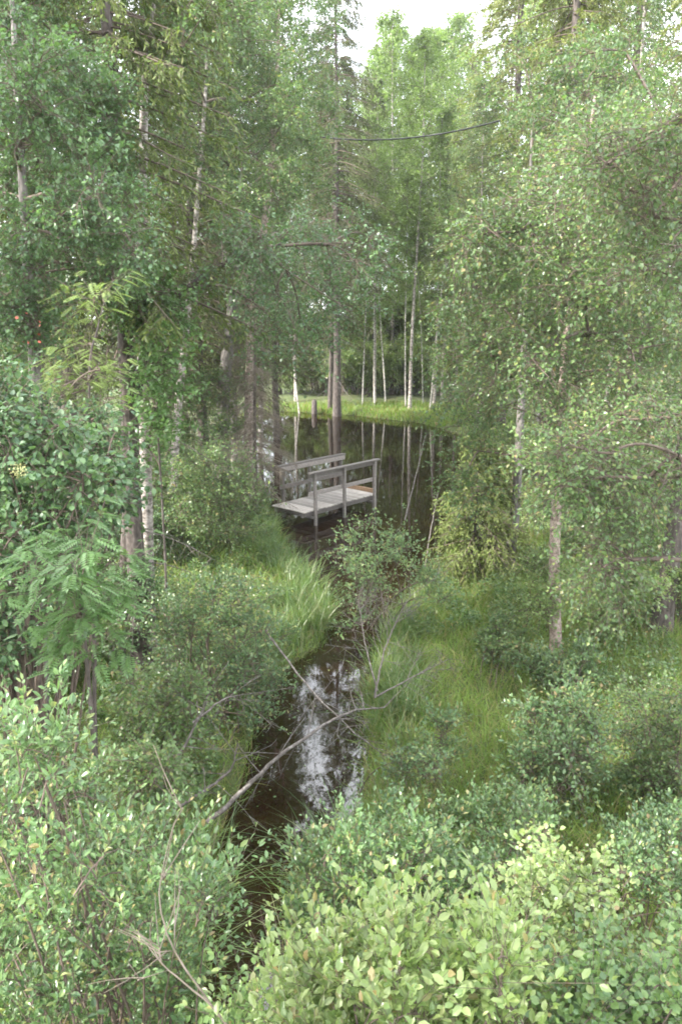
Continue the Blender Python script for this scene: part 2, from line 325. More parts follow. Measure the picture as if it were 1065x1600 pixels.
# local: x along the bridge (0 centre), y across, z up from the water
def timber(name, p0, p1, wdt, hgt, mt='wood', up=(0, 0, 1)):
    mb = MB(); box(mb, p0, p1, wdt, hgt, up); return obj(name, mb.mesh(name, M[mt]), fb)
hl, hw = LEN / 2, WID / 2; g = np.random.default_rng(5)
npl = 22; pw = LEN / npl
for i in range(npl):
    x = -hl + (i + .5) * pw; e = g.normal(0, .012, 2)
    timber('plank', (x, -hw + e[0], .405 + g.normal(0, .002)), (x + g.normal(0, .004), hw + e[1], .405 + g.normal(0, .002)), pw - .022, .032, 'deck')
for y in (-hw + .12, hw - .12): timber('beam', (-hl + .03, y, .318), (hl - .03, y, .318), .07, .14)
for s, y in ((-1, -hw - .035), (1, hw + .035)):
    x0 = -hl + (.32 if s < 0 else .42)
    for x in (x0 + .08, 0.05, hl - .14): timber('post', (x, y, -.45), (x + g.normal(0, .012), y + g.normal(0, .012), 1.40), .075, .075, 'wood', (1, 0, 0))
    timber('handrail', (x0 - .16, y, 1.422), (hl + .03, y, 1.412), .13, .042)
    timber('top_rail', (x0 - .10, y - s * .062, 1.335), (hl - .02, y - s * .062, 1.325), .034, .12)
    timber('middle_rail', (x0 - .12, y - s * .06, .86), (hl - .02, y - s * .06, .855), .034, .11)
for x in (-hl + .35, hl - .2): timber('crossbeam', (x, -hw - .02, .215), (x, hw + .02, .215), .06, .06)
timber('step_board', (hl + .03, -hw + .05, .47), (hl + .03, hw - .05, .47), .05, .13, 'brown_wood')

# ------------------------------------------------------------------ broadleaf plants grown from clumps
def rnd_ell(g, n, out=.5):
    v = rdir(g, n); r = g.random((n, 1)) ** (1 / 3 * (1 - out) + .12 * out); return v * r
def foliage(g, C, Rr, nsub, ntw, nlf, tw_len=(.18, .42), leaf=.05, droop=.25, hang=.0, upleaf=.0):
    """C (n,3) clump centres, Rr (n,3) radii. returns sub branches, twigs and leaf frames."""
    n = len(C)
    Q = rnd_ell(g, n * nsub).reshape(n, nsub, 3) * Rr[:, None] + C[:, None]
    S0 = np.repeat(C[:, None], nsub, 1) + g.normal(0, .05, (n, nsub, 3)); S0 = S0.reshape(-1, 3); S2 = Q.reshape(-1, 3)
    ln = np.linalg.norm(S2 - S0, axis=1, keepdims=True)
    S1 = (S0 + S2) / 2 + g.normal(0, .12, S0.shape) * ln + np.array([0, 0, .25]) * ln * (1 - hang)
    sub = bez(S0, S1, S2, 5)
    m = len(S0); t = g.uniform(.25, 1.0, (m, ntw)); 
    a = np.repeat(np.arange(m), ntw); tt = t.ravel()[:, None]
    A = (1 - tt) ** 2 * S0[a] + 2 * tt * (1 - tt) * S1[a] + tt ** 2 * S2[a]
    D = unit(unit(S2[a] - S0[a]) * .7 + rdir(g, len(a), .6) * .9 + np.array([0, 0, .25 - hang]))  # hang < 0 gives upright shoots
    TL = g.uniform(*tw_len, (len(a), 1))
    E = A + D * TL + np.array([0, 0, -droop]) * TL * g.uniform(.3, 1.2, (len(a), 1)); Mi = (A + E) / 2 + np.array([0, 0, droop * .35]) * TL
    tw = bez(A, Mi, E, 4)
    b = np.repeat(np.arange(len(A)), nlf); k = g.uniform(.12, 1.04, (len(b), 1)) 
    P = (1 - k) ** 2 * A[b] + 2 * k * (1 - k) * Mi[b] + k ** 2 * E[b]
    td = unit(E[b] - A[b])
    LD = unit(td * .55 + rdir(g, len(b)) * .85 + np.array([0, 0, upleaf - .25 * (upleaf == 0)]))
    P = P + LD * .012
    LN = unit(np.array([0, 0, 1.]) + rdir(g, len(b)) * .65)
    sz = leaf * g.uniform(.65, 1.2, len(b)) * (1 - .3 * (k[:, 0] > .93))
    return sub, tw, (P, LD, LN, sz)
def stems_to(g, roots, C, bend=.6):
    n = len(C); dz = C[:, 2] - roots[:, 2]
    mid = roots + (C - roots) * np.array([.35, .35, .7]) + g.normal(0, .06, (n, 3)) * np.linalg.norm(C - roots, axis=1, keepdims=True) 
    return bez(roots, mid, C, 7)
def plant(name, label, cat, root, C, Rr, seed, trunk=None, trunk_r=.05, bark='grey_bark', leaf_m='birch_leaf', tmpl=None, group=None, root_sp=.12,
          nsub=9, ntw=8, nlf=9, leaf=.05, droop=.25, hang=0, upleaf=0, flat=0, tw_len=(.18, .42), singles=0, stem_r=(.012, .004), build=True, tw_r=.0022):
    g = np.random.default_rng(seed); C = np.array(C, float); Rr = np.array(Rr, float)
    if Rr.ndim == 1: Rr = Rr[:, None] * np.array([1, 1, .85])
    root = np.array(root, float); C = C - root
    sub, tw, (P, LD, LN, sz) = foliage(g, C, Rr, nsub, ntw, nlf, tw_len, leaf, droop, hang, upleaf)
    if flat: LD = unit(LD * [1, 1, 1 - flat] + [0, 0, -.12]); LN = unit(LN * [.4, .4, 1])
    wb = MB()
    if trunk is not None:
        T = np.array(trunk, float) - root; k = 24
        s = np.linspace(0, len(T) - 1, k); i = np.minimum(s.astype(int), len(T) - 2); f = (s - i)[:, None]; TP = T[i] * (1 - f) + T[i + 1] * f
        for _ in range(2): TP[1:-1] = (TP[:-2] + 2 * TP[1:-1] + TP[2:]) / 4
        TP += np.cumsum(g.normal(0, .004, TP.shape), 0) * [1, 1, 0]
        tr = trunk_r * (1 - .82 * np.linspace(0, 1, k)) * (1 + g.normal(0, .03, k)); tr[0] *= 1.25; tr[1] *= 1.08
        tb = MB(); tubes(tb, TP, tr, 10)
        # limbs: every clump grows from the trunk or from the nearest clump already reached
        ax = np.stack([np.interp(C[:, 2], TP[:, 2], TP[:, 0]), np.interp(C[:, 2], TP[:, 2], TP[:, 1])], -1); hd = np.linalg.norm(C[:, :2] - ax, axis=1)
        order = np.argsort(hd); RT = np.zeros_like(C); par = np.full(len(C), -1); plen = np.zeros(len(C)); done = []
        for q in order:
            cand = TP[2:-1] + [0, 0, .0]; dv = C[q] - cand; dist = np.linalg.norm(dv, axis=1); cost = dist + .8 * np.clip(.25 * dist - dv[:, 2], 0, 9); j = int(np.argmin(cost)); best = cost[j]; RT[q] = cand[j]; plen[q] = dist[j]
            for k2 in done:
                dd = np.linalg.norm(C[q] - C[k2]); cst = dd + .55 * plen[k2]
                if cst < best: best = cst; RT[q] = C[k2]; par[q] = k2; plen[q] = plen[k2] + dd
            done.append(q)
        load = np.ones(len(C))
        for q in order[::-1]:
            if par[q] >= 0: load[par[q]] += load[q]
        mid = (RT + C) / 2 + np.array([0, 0, .10]) * np.linalg.norm(C - RT, axis=1, keepdims=True) + g.normal(0, .09, C.shape) * np.linalg.norm(C - RT, axis=1, keepdims=True)
        limb = bez(RT, mid, C, 8); l0 = .0085 * (load + .6) ** .5; l0 = np.minimum(l0, trunk_r * .5); l1 = np.where(load > 1, .0085 * (load - .3) ** .5, .004)
        lr = l0[:, None] * np.linspace(1, 0, 8) + np.minimum(l1, l0)[:, None] * np.linspace(0, 1, 8); lr *= g.uniform(.85, 1.15, lr.shape)
    else:
        RT = np.zeros_like(C); RT[:, :2] = g.normal(0, root_sp, (len(C), 2)); RT[:, 2] = -.08
        limb = stems_to(g, RT, C); lr = np.linspace(stem_r[0], stem_r[1], 7)[None].repeat(len(C), 0) * g.uniform(.7, 1.3, (len(C), 1)); tb = None
    tubes(wb, limb, lr, 5); tubes(wb, sub, np.linspace(.0055, .0025, 5)[None].repeat(len(sub), 0) * (stem_r[0] / .012), 3); tubes(wb, tw, np.linspace(tw_r, tw_r * .5, 4)[None].repeat(len(tw), 0), 3)
    e = empty(name, tuple(root)); tag(e, label, cat, group)
    if tb: obj('trunk', tb.mesh('trunk', M[bark], True), e)
    obj('branches', wb.mesh('branches', M['twig' if bark != 'dead_brown' else bark], True), e, 'stuff')
    tmpl = tmpl or T_round()
    keep = np.ones(len(P), bool)
    if singles:
        Wp = P + root; dd = Wp - np.array([0, 0, CAM_Z]); fz = dd @ np.array([0, cp, -sp_]); ux = dd[:, 0] / fz; uy = (dd @ np.array([0, sp_, cp])) / fz
        infr = (np.abs(ux) < .43) & (np.abs(uy) < .64) & (fz > .3)
        cell = (np.floor(ux / .022) * 1000 + np.floor(uy / .022)).astype(int); sc = np.linalg.norm(dd, axis=1) / sz; sc[~infr] = 1e9
        od = np.argsort(sc); _, first = np.unique(cell[od], return_index=True); pick = od[np.sort(first)]; pick = pick[sc[pick] < 1e8][:singles]
        if len(pick) < singles:
            rest = [q for q in od if q not in set(pick.tolist()) and sc[q] < 1e8][:singles - len(pick)]; pick = np.concatenate([pick, np.array(rest, int)])
        lm = MB(); lm.add(tmpl[0], tmpl[1]); lme = lm.mesh('leaf', M[leaf_m])
        for q in pick:
            a = unit(LD[q]); bb = unit(np.cross(LN[q], a)); nn = np.cross(a, bb); o = bpy.data.objects.new('leaf', lme); COL.objects.link(o); o.parent = e
            o.matrix_local = Matrix(((a[0]*sz[q], bb[0]*sz[q], nn[0]*sz[q], P[q, 0]), (a[1]*sz[q], bb[1]*sz[q], nn[1]*sz[q], P[q, 1]), (a[2]*sz[q], bb[2]*sz[q], nn[2]*sz[q], P[q, 2]), (0, 0, 0, 1)))
        keep[pick] = False
    lb = MB(); scatter(lb, P[keep], LD[keep], LN[keep], sz[keep], tmpl)
    obj('crown' if trunk is not None else 'foliage', lb.mesh('leaves', M[leaf_m]), e, 'stuff')
    return e
def mass(seed, poly, n, y0, y1, r, jit=.35):   # clump centres filling a region of the picture between two distances
    g = np.random.default_rng(seed); poly = np.array(poly, float); lo, hi = poly.min(0), poly.max(0); C = []; RR = []; used = []
    tries = 0; md = math.sqrt((hi - lo).prod() / n) * .62
    while len(C) < n and tries < 20000:
        tries += 1; q = lo + g.random(2) * (hi - lo); ins = False
        for i in range(len(poly)):
            a, b = poly[i], poly[(i + 1) % len(poly)]
            if (a[1] > q[1]) != (b[1] > q[1]) and q[0] < a[0] + (q[1] - a[1]) / (b[1] - a[1]) * (b[0] - a[0]): ins = not ins
        if not ins or (tries < 8000 and any(np.hypot(*(q - k)) < md for k in used)): continue
        Y = g.uniform(y0, y1); rr = r * g.uniform(1 - jit, 1 + jit); a, b = poly, np.roll(poly, -1, 0); ab = b - a
        t = np.clip(((q - a) * ab).sum(1) / (ab * ab).sum(1), 0, 1); de = np.linalg.norm(q - (a + t[:, None] * ab), axis=1).min()
        if de < .8 * rr * FPX / Y * (1 - tries / 20000): continue
        used.append(q); C.append(at(q[0], q[1], Y)); RR.append(rr)
    return np.array(C), np.array(RR)

def lead(root, C):                       # a slim leading stem from the root up through the crown
    top = C[np.argmax(C[:, 2])]; mid = C.mean(0); return np.array([root - [0, 0, .1], root * .6 + mid * .4 + [.04, 0, .1], mid, top])
def copy_tree(o, loc, rz, s, label, group, cat=None, tilt=(0, 0)):
    c = o.copy(); COL.objects.link(c); c.location = loc; c.rotation_euler = (tilt[0], tilt[1], rz); c.scale = (s, s, s) if np.isscalar(s) else s
    c['label'] = label
    if group: c['group'] = group
    if cat: c['category'] = cat
    for ch in o.children:
        d = ch.copy(); COL.objects.link(d); d.parent = c
    return c
USED = set()
LABELS = {(3.7, 43.7): 'tallest pale green birch directly behind the right end of the far bank, under the cable', (6.2, 24.0): 'pale green spruce at the top edge above the big leafy right birch', (7.2, 36.0): 'pale green spruce forming the right border of the sky gap', (5.2, 30.0): 'green birch crown just right of the cable, between far birches and the near right birch', (3.3, 52.5): 'pale birch whose crown stands directly under the sky gap, above the cable', (-4.2, 24.0): 'dark spruce behind the forked birch trunk on the left, nearest the old grey trunk', (-5.3, 20.5): 'dark spruce immediately left of the old grey trunk, in half shade', (5.2, 45.1): 'pale birch right of the open middle, behind the tallest white thin trunk', (9.5, 27.0): 'tall green birch whose crown touches the top edge near the upper right corner', (5.4, 52.4): 'pale birch crown under the right half of the sky gap', (-5.6, 16.5): 'dark spruce behind the yellow green rowan tips at the left edge', (2.0, 47.4): 'pale birch crown behind the dark thick spruce trunk of the far bank, on its right', (7.6, 31.0): 'yellow green birch crown between the two pale spruces at the upper right', (4.6, 12.3): 'green shrub at the foot of the dark lichen patched trunk on the right', (-3.5, 26.0): 'green birch crown behind the peeling pinkish trunk on the left', (-0.5, 45.0): 'dark spruce right behind the dark leaning trunk of the far bank', (-2.8, 34.5): 'dark spruce between the old grey trunk and the far bank, left of the pond mirror', (8.0, 62.4): 'hazy birch top touching the sky at the right side of the gap', (8.6, 44.0): 'yellow green birch crown just below the right border of the sky gap', (-4.3, 16.1): 'green shrub below the forked birch on the left bank, under the sapling', (-3.0, 36.5): 'green birch crown left of the tall drooping spruce near the top', (2.2, 52.7): 'dark spruce in the distance between the thin white birch trunks', (8.6, 20.0): 'pale green spruce in the upper right corner', (8.5, 38.0): 'yellow green birch crown level with the cable end on the right', (1.4, 49.7): 'shrub on the far bank straight behind the middle thin birch trunks', (4.0, 50.2): 'shrub behind the tallest thin white birch trunk on the far bank', (5.8, 15.7): 'green shrub at the right edge beside the shaded dark trunk', (2.9, 58.6): 'hazy birch top at the left side of the sky gap beside the tall spruce', (-4.0, 10.3): 'green shrub under the lower rowan fronds at the left edge', (-3.2, 31.0): 'green birch crown above the blue green overhanging branch', (11.0, 33.0): 'pale green spruce top at the top edge, left of the upper right corner', (6.0, 18.0): 'yellow green birch behind the reddish trunk of the big right birch', (7.4, 27.5): 'dark spruce half hidden between the pale spruces at the top right', (5.7, 12.6): 'green shrub cut by the right edge beside the dark lichen patched trunk', (-4.0, 27.5): 'dark spruce in the shade behind the blue green overhanging branch', (8.3, 55.5): 'hazy birch crown at the far right end of the distant wall, beside the pale spruce', (-3.7, 17.2): 'green shrub at the foot of the forked birch, left of the fresh green bush', (8.4, 17.5): 'green birch crown cut by the right edge near the top', (5.4, 17.6): 'green shrub between the grey trunk and the pinkish trunk on the right', (4.4, 71.8): 'hazy birch top in the middle of the sky gap', (10.0, 70.6): 'farthest hazy birch top at the right of the sky gap'}
HIDDEN = set([(-8.2, 22.5), (1.0, 56.6), (-4.7, 47.3), (-7.6, 25.9), (7.7, 52.6), (-3.8, 58.6), (-5.0, 67.9), (-10.0, 40.0), (-7.5, 61.2), (12.0, 45.8), (-6.3, 55.2), (13.4, 51.0), (-9.0, 58.9), (12.7, 62.7), (16.3, 59.3), (-10.6, 68.8), (-6.7, 70.9), (14.3, 70.4), (16.6, 67.7), (19.9, 72.1), (-11.0, 20.0), (-15.0, 46.0), (-16.0, 33.0), (14.0, 30.0), (14.5, 50.0), (7.2, 24.0), (13.9, 35.5), (17.5, 38.3), (6.0, 20.2), (-10.5, 21.7), (9.8, 23.8), (-10.5, 29.6), (-9.6, 23.9), (-8.3, 17.0), (9.3, 21.1), (-11.9, 24.2), (8.2, 19.3), (11.3, 23.3), (-18.6, 37.5), (-8.5, 22.3), (8.7, 34.1), (10.5, 38.5), (-16.8, 34.2), (8.1, 32.3), (9.6, 33.3), (10.4, 20.8), (-8.9, 22.6), (-7.6, 37.6), (6.7, 20.9), (-18.3, 38.5), (12.7, 32.4), (-12.8, 28.1), (13.8, 31.8), (15.2, 31.3), (-10.9, 23.7), (14.3, 33.3), (-7.2, 19.2), (7.8, 16.0), (7.1, 52.5), (-3.4, 59.6), (-0.8, 59.7), (1.8, 58.1), (-5.2, 61.9), (-8.8, 70.8), (-12.0, 30.0), (-18.0, 40.0), (-9.5, 15.0), (-11.5, 25.0), (10.5, 21.0), (13.0, 45.0), (10.2, 46.0), (11.9, 52.8), (13.9, 59.9), (-0.2, 71.9), (12.0, 70.1), (10.5, 46.0), (6.2, 17.8), (-15.8, 39.3), (-9.1, 37.7), (6.7, 18.3), (-7.5, 35.1), (-9.8, 25.1), (-4.6, 59.7), (-3.7, 56.5), (-1.6, 58.4), (0.4, 57.2), (3.1, 57.5), (4.3, 58.4), (-7.7, 48.3), (12.0, 24.0), (-5.0, 42.0), (7.3, 15.3), (-6.2, 21.2), (-3.5, 51.6), (6.7, 55.6), (-1.9, 70.5), (-9.0, 47.0), (16.0, 37.0), (-8.8, 54.8), (9.5, 50.8), (10.1, 59.1), (7.5, 37.1), (-5.6, 14.1), (2.1, 52.6), (5.4, 59.0), (-13.5, 37.0), (17.0, 46.0)])   # filler the photograph shows nothing of
def spawn(proto, loc, rz, s, label, group, cat=None, tilt=(0, 0)):   # the first time moves the prototype itself
    if (round(loc[0], 1), round(loc[1], 1)) in HIDDEN: return None
    label = LABELS.get((round(loc[0], 1), round(loc[1], 1)), label)
    if proto.name in USED: return copy_tree(proto, loc, rz, s, label, group, cat, tilt)
    USED.add(proto.name); proto.location = loc; proto.rotation_euler = (tilt[0], tilt[1], rz); proto.scale = (s, s, s) if np.isscalar(s) else s
    proto['label'] = label
    if group: proto['group'] = group
    if cat: proto['category'] = cat
    return proto
def proto_birch(seed, H, base, rad, ncl, leaf=.055, leaf_m='birch_leaf', bark='birch_bark', tr=.085, nsub=11, ntw=8, nlf=9, name='birch_tree', hang=.3):
    g = np.random.default_rng(seed); h = base + (1 - base) * np.linspace(0, .98, ncl) ** .9
    prof = rad * np.clip(np.sin(np.pi * np.clip((h - base) / (1 - base) * .86 + .14, 0, 1)) ** .7, .12, 1)
    a = np.arange(ncl) * 2.4 + g.uniform(0, .8, ncl); rr = prof * g.uniform(.35, 1, ncl)
    lean = g.normal(0, .35, 2)
    C = np.stack([rr * np.cos(a) + lean[0] * h, rr * np.sin(a) + lean[1] * h, h * H], -1)
    r = np.clip(prof * .55, .3, .8) * g.uniform(.8, 1.25, ncl)
    T = [(lean[0] * t * .9 + .1 * math.sin(t * 5 + seed), lean[1] * t * .9 + .1 * math.cos(t * 4 + seed), H * t) for t in np.linspace(0, 1, 7)]
    T = np.array(T) - np.array([T[0][0], T[0][1], .15])
    return plant(name, 'tree', 'birch tree', (0, 0, 0), C, np.stack([r, r, r * .9], -1), seed, trunk=T, trunk_r=tr, bark=bark, leaf_m=leaf_m, leaf=leaf, nsub=nsub, ntw=ntw, nlf=nlf, hang=hang, droop=.5, tw_len=(.25, .55))
def proto_spruce(seed, H, base, spread, needle_m='needle', dens=1.0, bark='dark_bark', tr=.16, name='spruce_tree', curtain=.8, dead=True, alive=True, step=.3):
    g = np.random.default_rng(seed); z = np.arange(base * H, H * .985, step); nb = 6
    z0 = np.repeat(z, nb) + g.uniform(-.15, .15, len(z) * nb); n = len(z0)
    f = (z0 - base * H) / (H * (1 - base)); Ln = spread * np.clip(1 - f, 0, 1) ** .75 * g.uniform(.6, 1.12, n) + .12
    az = g.uniform(0, 2 * np.pi, n); k = 8; t = np.linspace(0, 1, k)
    dz = (.10 - .2 * (1 - f))[:, None] * t + (-.55 * t ** 2 + .28 * t ** 3)[None]
    Rd = Ln[:, None] * t
    P = np.stack([Rd * np.cos(az)[:, None], Rd * np.sin(az)[:, None], z0[:, None] + Ln[:, None] * dz], -1)
    bb = MB(); tubes(bb, P, (.006 + .009 * Ln)[:, None] * np.linspace(1, .25, k), 4)
    tb = MB(); kt = 16; zt = np.linspace(-.2, H, kt); TP = np.stack([.05 * np.sin(zt * .5 + seed), .05 * np.cos(zt * .4), zt], -1)
    r = tr * (1 - .93 * np.linspace(0, 1, kt)) ; r[0] *= 1.3; tubes(tb, TP, r, 12)
    # side twigs
    ntw = int(19 * dens); b = np.repeat(np.arange(n), ntw); tt = g.uniform(.18, 1, len(b)); x = tt * (k - 1); i = np.minimum(x.astype(int), k - 2); fr = (x - i)[:, None]
    A = P[b, i] * (1 - fr) + P[b, i + 1] * fr; rad = np.stack([np.cos(az[b]), np.sin(az[b]), 0 * az[b]], -1); side = np.stack([-rad[:, 1], rad[:, 0], rad[:, 2]], -1) * np.sign(g.normal(size=(len(b), 1)))
    TLn = (.14 + .30 * Ln[b] / max(spread, .1) * g.uniform(.5, 1.3, len(b)))[:, None]
    E = A + TLn * (rad * .55 + side * g.uniform(.1, .8, (len(b), 1)) + np.array([0, 0, -1]) * (curtain * g.uniform(.2, 1.2, (len(b), 1))))
    Mi = (A + E) / 2 + TLn * .18 * (side + np.array([0, 0, .4])); tw = bez(A, Mi, E, 4)
    tubes(bb, tw, np.linspace(.004, .002, 4)[None].repeat(len(tw), 0), 3)
    e = empty(name); tag(e, 'spruce', 'spruce tree')
    obj('trunk', tb.mesh('trunk', M[bark], True), e)
    if dead:
        nz = max(6, int(base * H / .16)); dz0 = g.uniform(.8, max(1.2, base * H + 2), nz); da = g.uniform(0, 6.28, nz); dl = g.uniform(.4, 1.3, nz) * spread * .6
        Q = np.stack([dl[:, None] * t * np.cos(da)[:, None], dl[:, None] * t * np.sin(da)[:, None], dz0[:, None] - dl[:, None] * (.5 * t ** 1.5)[None]], -1)
        db = MB(); tubes(db, Q, .012 * np.linspace(1, .2, k)[None].repeat(nz, 0), 4)
        q = np.repeat(np.arange(nz), 9); j = g.integers(2, k, len(q)); A2 = Q[q, j]; E2 = A2 + rdir(g, len(q)) * [[.25, .25, .12]] + [[0, 0, -.22]]
        tubes(db, bez(A2, (A2 + E2) / 2 + rdir(g, len(q)) * .06, E2, 4), np.linspace(.004, .0015, 4)[None].repeat(len(q), 0), 3)
        obj('dead_branches', db.mesh('dead_branches', M['dead_twig'], True), e, 'stuff')
    obj('branches', bb.mesh('branches', M['twig' if alive else 'dead_brown'], True), e, 'stuff')
    if alive:
        nn = 13; b2 = np.repeat(np.arange(len(A)), nn); kk = g.uniform(0, 1, (len(b2), 1)); PP = (1 - kk) ** 2 * A[b2] + 2 * kk * (1 - kk) * Mi[b2] + kk ** 2 * E[b2]
        D = unit(unit(E[b2] - A[b2]) * .9 + rdir(g, len(b2)) * .75); Nn = unit(np.array([0, 0, 1.]) + rdir(g, len(b2)) * .9)
        lb = MB(); scatter(lb, PP, D, Nn, g.uniform(.05, .10, len(b2)), T_sliver(.15)); obj('crown', lb.mesh('needles', M[needle_m]), e, 'stuff')
    return e
def gp(px, py, Y=None):                  # base point on the ground: either the pixel's own ground point or below the pixel at distance Y
    if Y is None: return ghit(px, py)
    p = at(px, py, Y); p[2] = gz(p[0], p[1]); return p

# prototypes
birches = [proto_birch(11 + i, H, b, r, n) for i, (H, b, r, n) in enumerate(((13, .30, 1.7, 40), (14, .38, 1.5, 36), (11.5, .24, 1.6, 36)))]
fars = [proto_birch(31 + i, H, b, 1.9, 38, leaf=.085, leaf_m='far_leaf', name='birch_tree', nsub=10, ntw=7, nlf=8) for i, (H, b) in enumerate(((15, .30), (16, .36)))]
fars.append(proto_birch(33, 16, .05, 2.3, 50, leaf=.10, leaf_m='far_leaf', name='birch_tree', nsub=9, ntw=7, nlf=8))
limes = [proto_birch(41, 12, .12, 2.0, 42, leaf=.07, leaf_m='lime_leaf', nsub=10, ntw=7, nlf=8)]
spruces = [proto_spruce(51, 18, .16, 2.1), proto_spruce(52, 16, .22, 1.8)]
left_spruce = proto_spruce(56, 17, .36, 2.0, 'needle_olive', curtain=1.2, dens=1.3)
tall_spruce = proto_spruce(57, 25, .30, 3.3, 'needle', curtain=1.5, dens=1.6, tr=.21, step=.36)
pale_spruce = proto_spruce(53, 17, .12, 2.2, 'needle_pale')
dead_spruce = proto_spruce(54, 9, .12, 1.5, alive=False, dens=1.5, curtain=1.1, tr=.09, name='dead_spruce', step=.26)
small_spruce = proto_spruce(55, 3.2, .04, 1.2, 'needle_olive', tr=.04, dead=False, name='young_spruce', step=.16)
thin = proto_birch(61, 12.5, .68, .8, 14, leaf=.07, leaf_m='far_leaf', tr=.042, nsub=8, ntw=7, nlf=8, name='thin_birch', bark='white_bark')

# far bank and forest wall behind the pond
g = np.random.default_rng(77)
thin_spots = [(468, 612, 'slender white birch nearest the left edge of the pond, at the far bank'), (585, 606, 'thin pale birch trunk behind the far bank, left of the open middle'), (602, 622, 'short pale birch trunk close behind the grassy far bank'),
              (634, 596, 'thin leaning birch trunk between two others above the far bank'), (661, 618, 'tallest thin white birch trunk above the right end of the far bank'), (672, 596, 'faint forked birch trunk just right of the tallest white one'),
              (566, 596, 'faint grey sapling trunk right of the dark trunk at the far bank'), (520, 610, 'thin pale trunk between the two dark trunks on the far bank')]
for i, (px, py, lb) in enumerate(thin_spots):  # one white trunk each
    p = gp(px, py, 43.6 + (i * 1.7) % 4.2); spawn(thin, tuple(p), g.uniform(0, 6.28), g.uniform(.85, 1.15), lb, 'thin birches behind the far bank', tilt=(g.normal(0, .02), g.normal(0, .06)))
for px, py, Y, s, k, lb in ((690, 600, 47, 1.05, 0, 'birch with reddish upper trunk crossed by the cable'), (712, 600, 45, .98, 1, 'birch with bright upper trunk right of the cable')):
    spawn(birches[k], tuple(gp(px, py, Y)), 1.0 * k, s, lb, None)
for px, py, tr, lb in ((515, 640, .13, 'dark slightly leaning trunk at the water edge, left of the thicker spruce trunk'),):
    p = ghit(px, py); C = [p + np.array([g.normal(0, .8), g.normal(0, .8), z]) for z in np.linspace(5, 13, 16)]
    T = [p - [0, 0, .2], p + [.1, 0, 4], p + [.25, 0, 9], p + [.2, 0, 14]]
    plant('alder_tree', lb, 'alder tree', p, C, [.8] * 16, int(px), trunk=T, trunk_r=tr, bark='dark_bark', leaf_m='birch_leaf', leaf=.07, nsub=9, ntw=6, nlf=7)
wall = []
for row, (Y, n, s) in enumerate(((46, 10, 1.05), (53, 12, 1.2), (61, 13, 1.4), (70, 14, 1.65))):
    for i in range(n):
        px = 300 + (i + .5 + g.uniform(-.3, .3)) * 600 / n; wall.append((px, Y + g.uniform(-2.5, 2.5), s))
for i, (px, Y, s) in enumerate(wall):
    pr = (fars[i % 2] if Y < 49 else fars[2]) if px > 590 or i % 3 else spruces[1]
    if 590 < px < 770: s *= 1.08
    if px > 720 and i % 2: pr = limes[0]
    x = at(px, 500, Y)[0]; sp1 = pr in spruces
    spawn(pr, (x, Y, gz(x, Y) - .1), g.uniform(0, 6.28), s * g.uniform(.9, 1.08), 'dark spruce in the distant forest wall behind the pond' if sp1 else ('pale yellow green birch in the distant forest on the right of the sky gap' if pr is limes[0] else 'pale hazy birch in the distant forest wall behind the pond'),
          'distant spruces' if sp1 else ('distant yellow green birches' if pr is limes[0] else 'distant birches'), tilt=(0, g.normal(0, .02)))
# side forests
SIDE_L = [(-4.2, 24, 'S', 1), (-7, 19, 'S', 1.05), (-9, 26, 'S', 1.1), (-6.2, 29, 'B', 1.1), (-3.2, 31, 'B', 1.15), (-8.5, 34, 'B', 1.1), (-5, 37, 'S', 1.05), (-11, 20, 'B', 1.1), (-12, 30, 'S', 1.1), (-10, 40, 'B', 1.1), (-13.5, 37, 'S', 1.1), (-15, 46, 'B', 1.15), (-9, 47, 'S', 1.1), (-18, 40, 'S', 1.15), (-5.0, 42, 'B', 1.1), (-9.5, 15, 'S', 1), (-6.5, 15.5, 'B', .95), (-2.8, 34.5, 'S', 1.0), (-6.5, 33, 'S', 1.15), (-8.2, 22.5, 'B', 1.05), (-11.5, 25, 'S', 1.15), (-16, 33, 'B', 1.2), (-4.0, 27.5, 'S', .9), (-5.6, 16.5, 'S', 1.1), (-5.3, 20.5, 'S', 1.4), (-8.0, 24.2, 'B', 1.6), (-3.5, 26, 'B', 1.4), (-3.0, 36.5, 'B', 1.7), (-7.4, 2.5, 'S', .9), (-6.2, -1.0, 'B', .85), (-6.8, 6.5, 'S', .85)]  # last three stand out of view, added to shade the lower left
SIDE_R = [(8.6, 20, 'P', 1.2), (6.2, 24, 'P', 1.25), (9.5, 27, 'B', 1.5), (7.2, 36, 'P', 1.55), (8.6, 44, 'L', 1.9), (12, 24, 'S', 1.25), (7.6, 31, 'L', 1.35), (11, 33, 'P', 1.5), (14, 30, 'B', 1.1), (8.5, 38, 'L', 1.55), (12.5, 40, 'B', 1.7), (16, 37, 'P', 1.6), (10.5, 46, 'L', 1.2), (17, 46, 'S', 1.15), (14.5, 50, 'B', 1.15), (6.0, 18, 'L', .8), (10.5, 21, 'S', 1.05), (7.4, 27.5, 'S', 1.0), (5.2, 30, 'B', 1.0), (13, 45, 'S', 1.2), (8.4, 17.5, 'B', 1.35)]
for side, lst in (('left', SIDE_L), ('right', SIDE_R)):
    for i, (x, Y, k, s) in enumerate(lst):
        pr = {'S': spruces[i % 2], 'B': birches[i % 3], 'P': pale_spruce, 'L': limes[0]}[k]
        kind = {'S': 'tall dark spruce', 'B': 'tall green birch', 'P': 'tall pale green spruce', 'L': 'dense yellow green birch'}[k]
        spawn(pr, (x, Y, gz(x, Y) - .1), g.uniform(0, 6.28), s * g.uniform(.95, 1.08), kind + ' in the thick forest on the %s side of the pond' % side, (kind + 'es' if kind.endswith('ch') else kind + 's') + ' in the %s forest' % side)
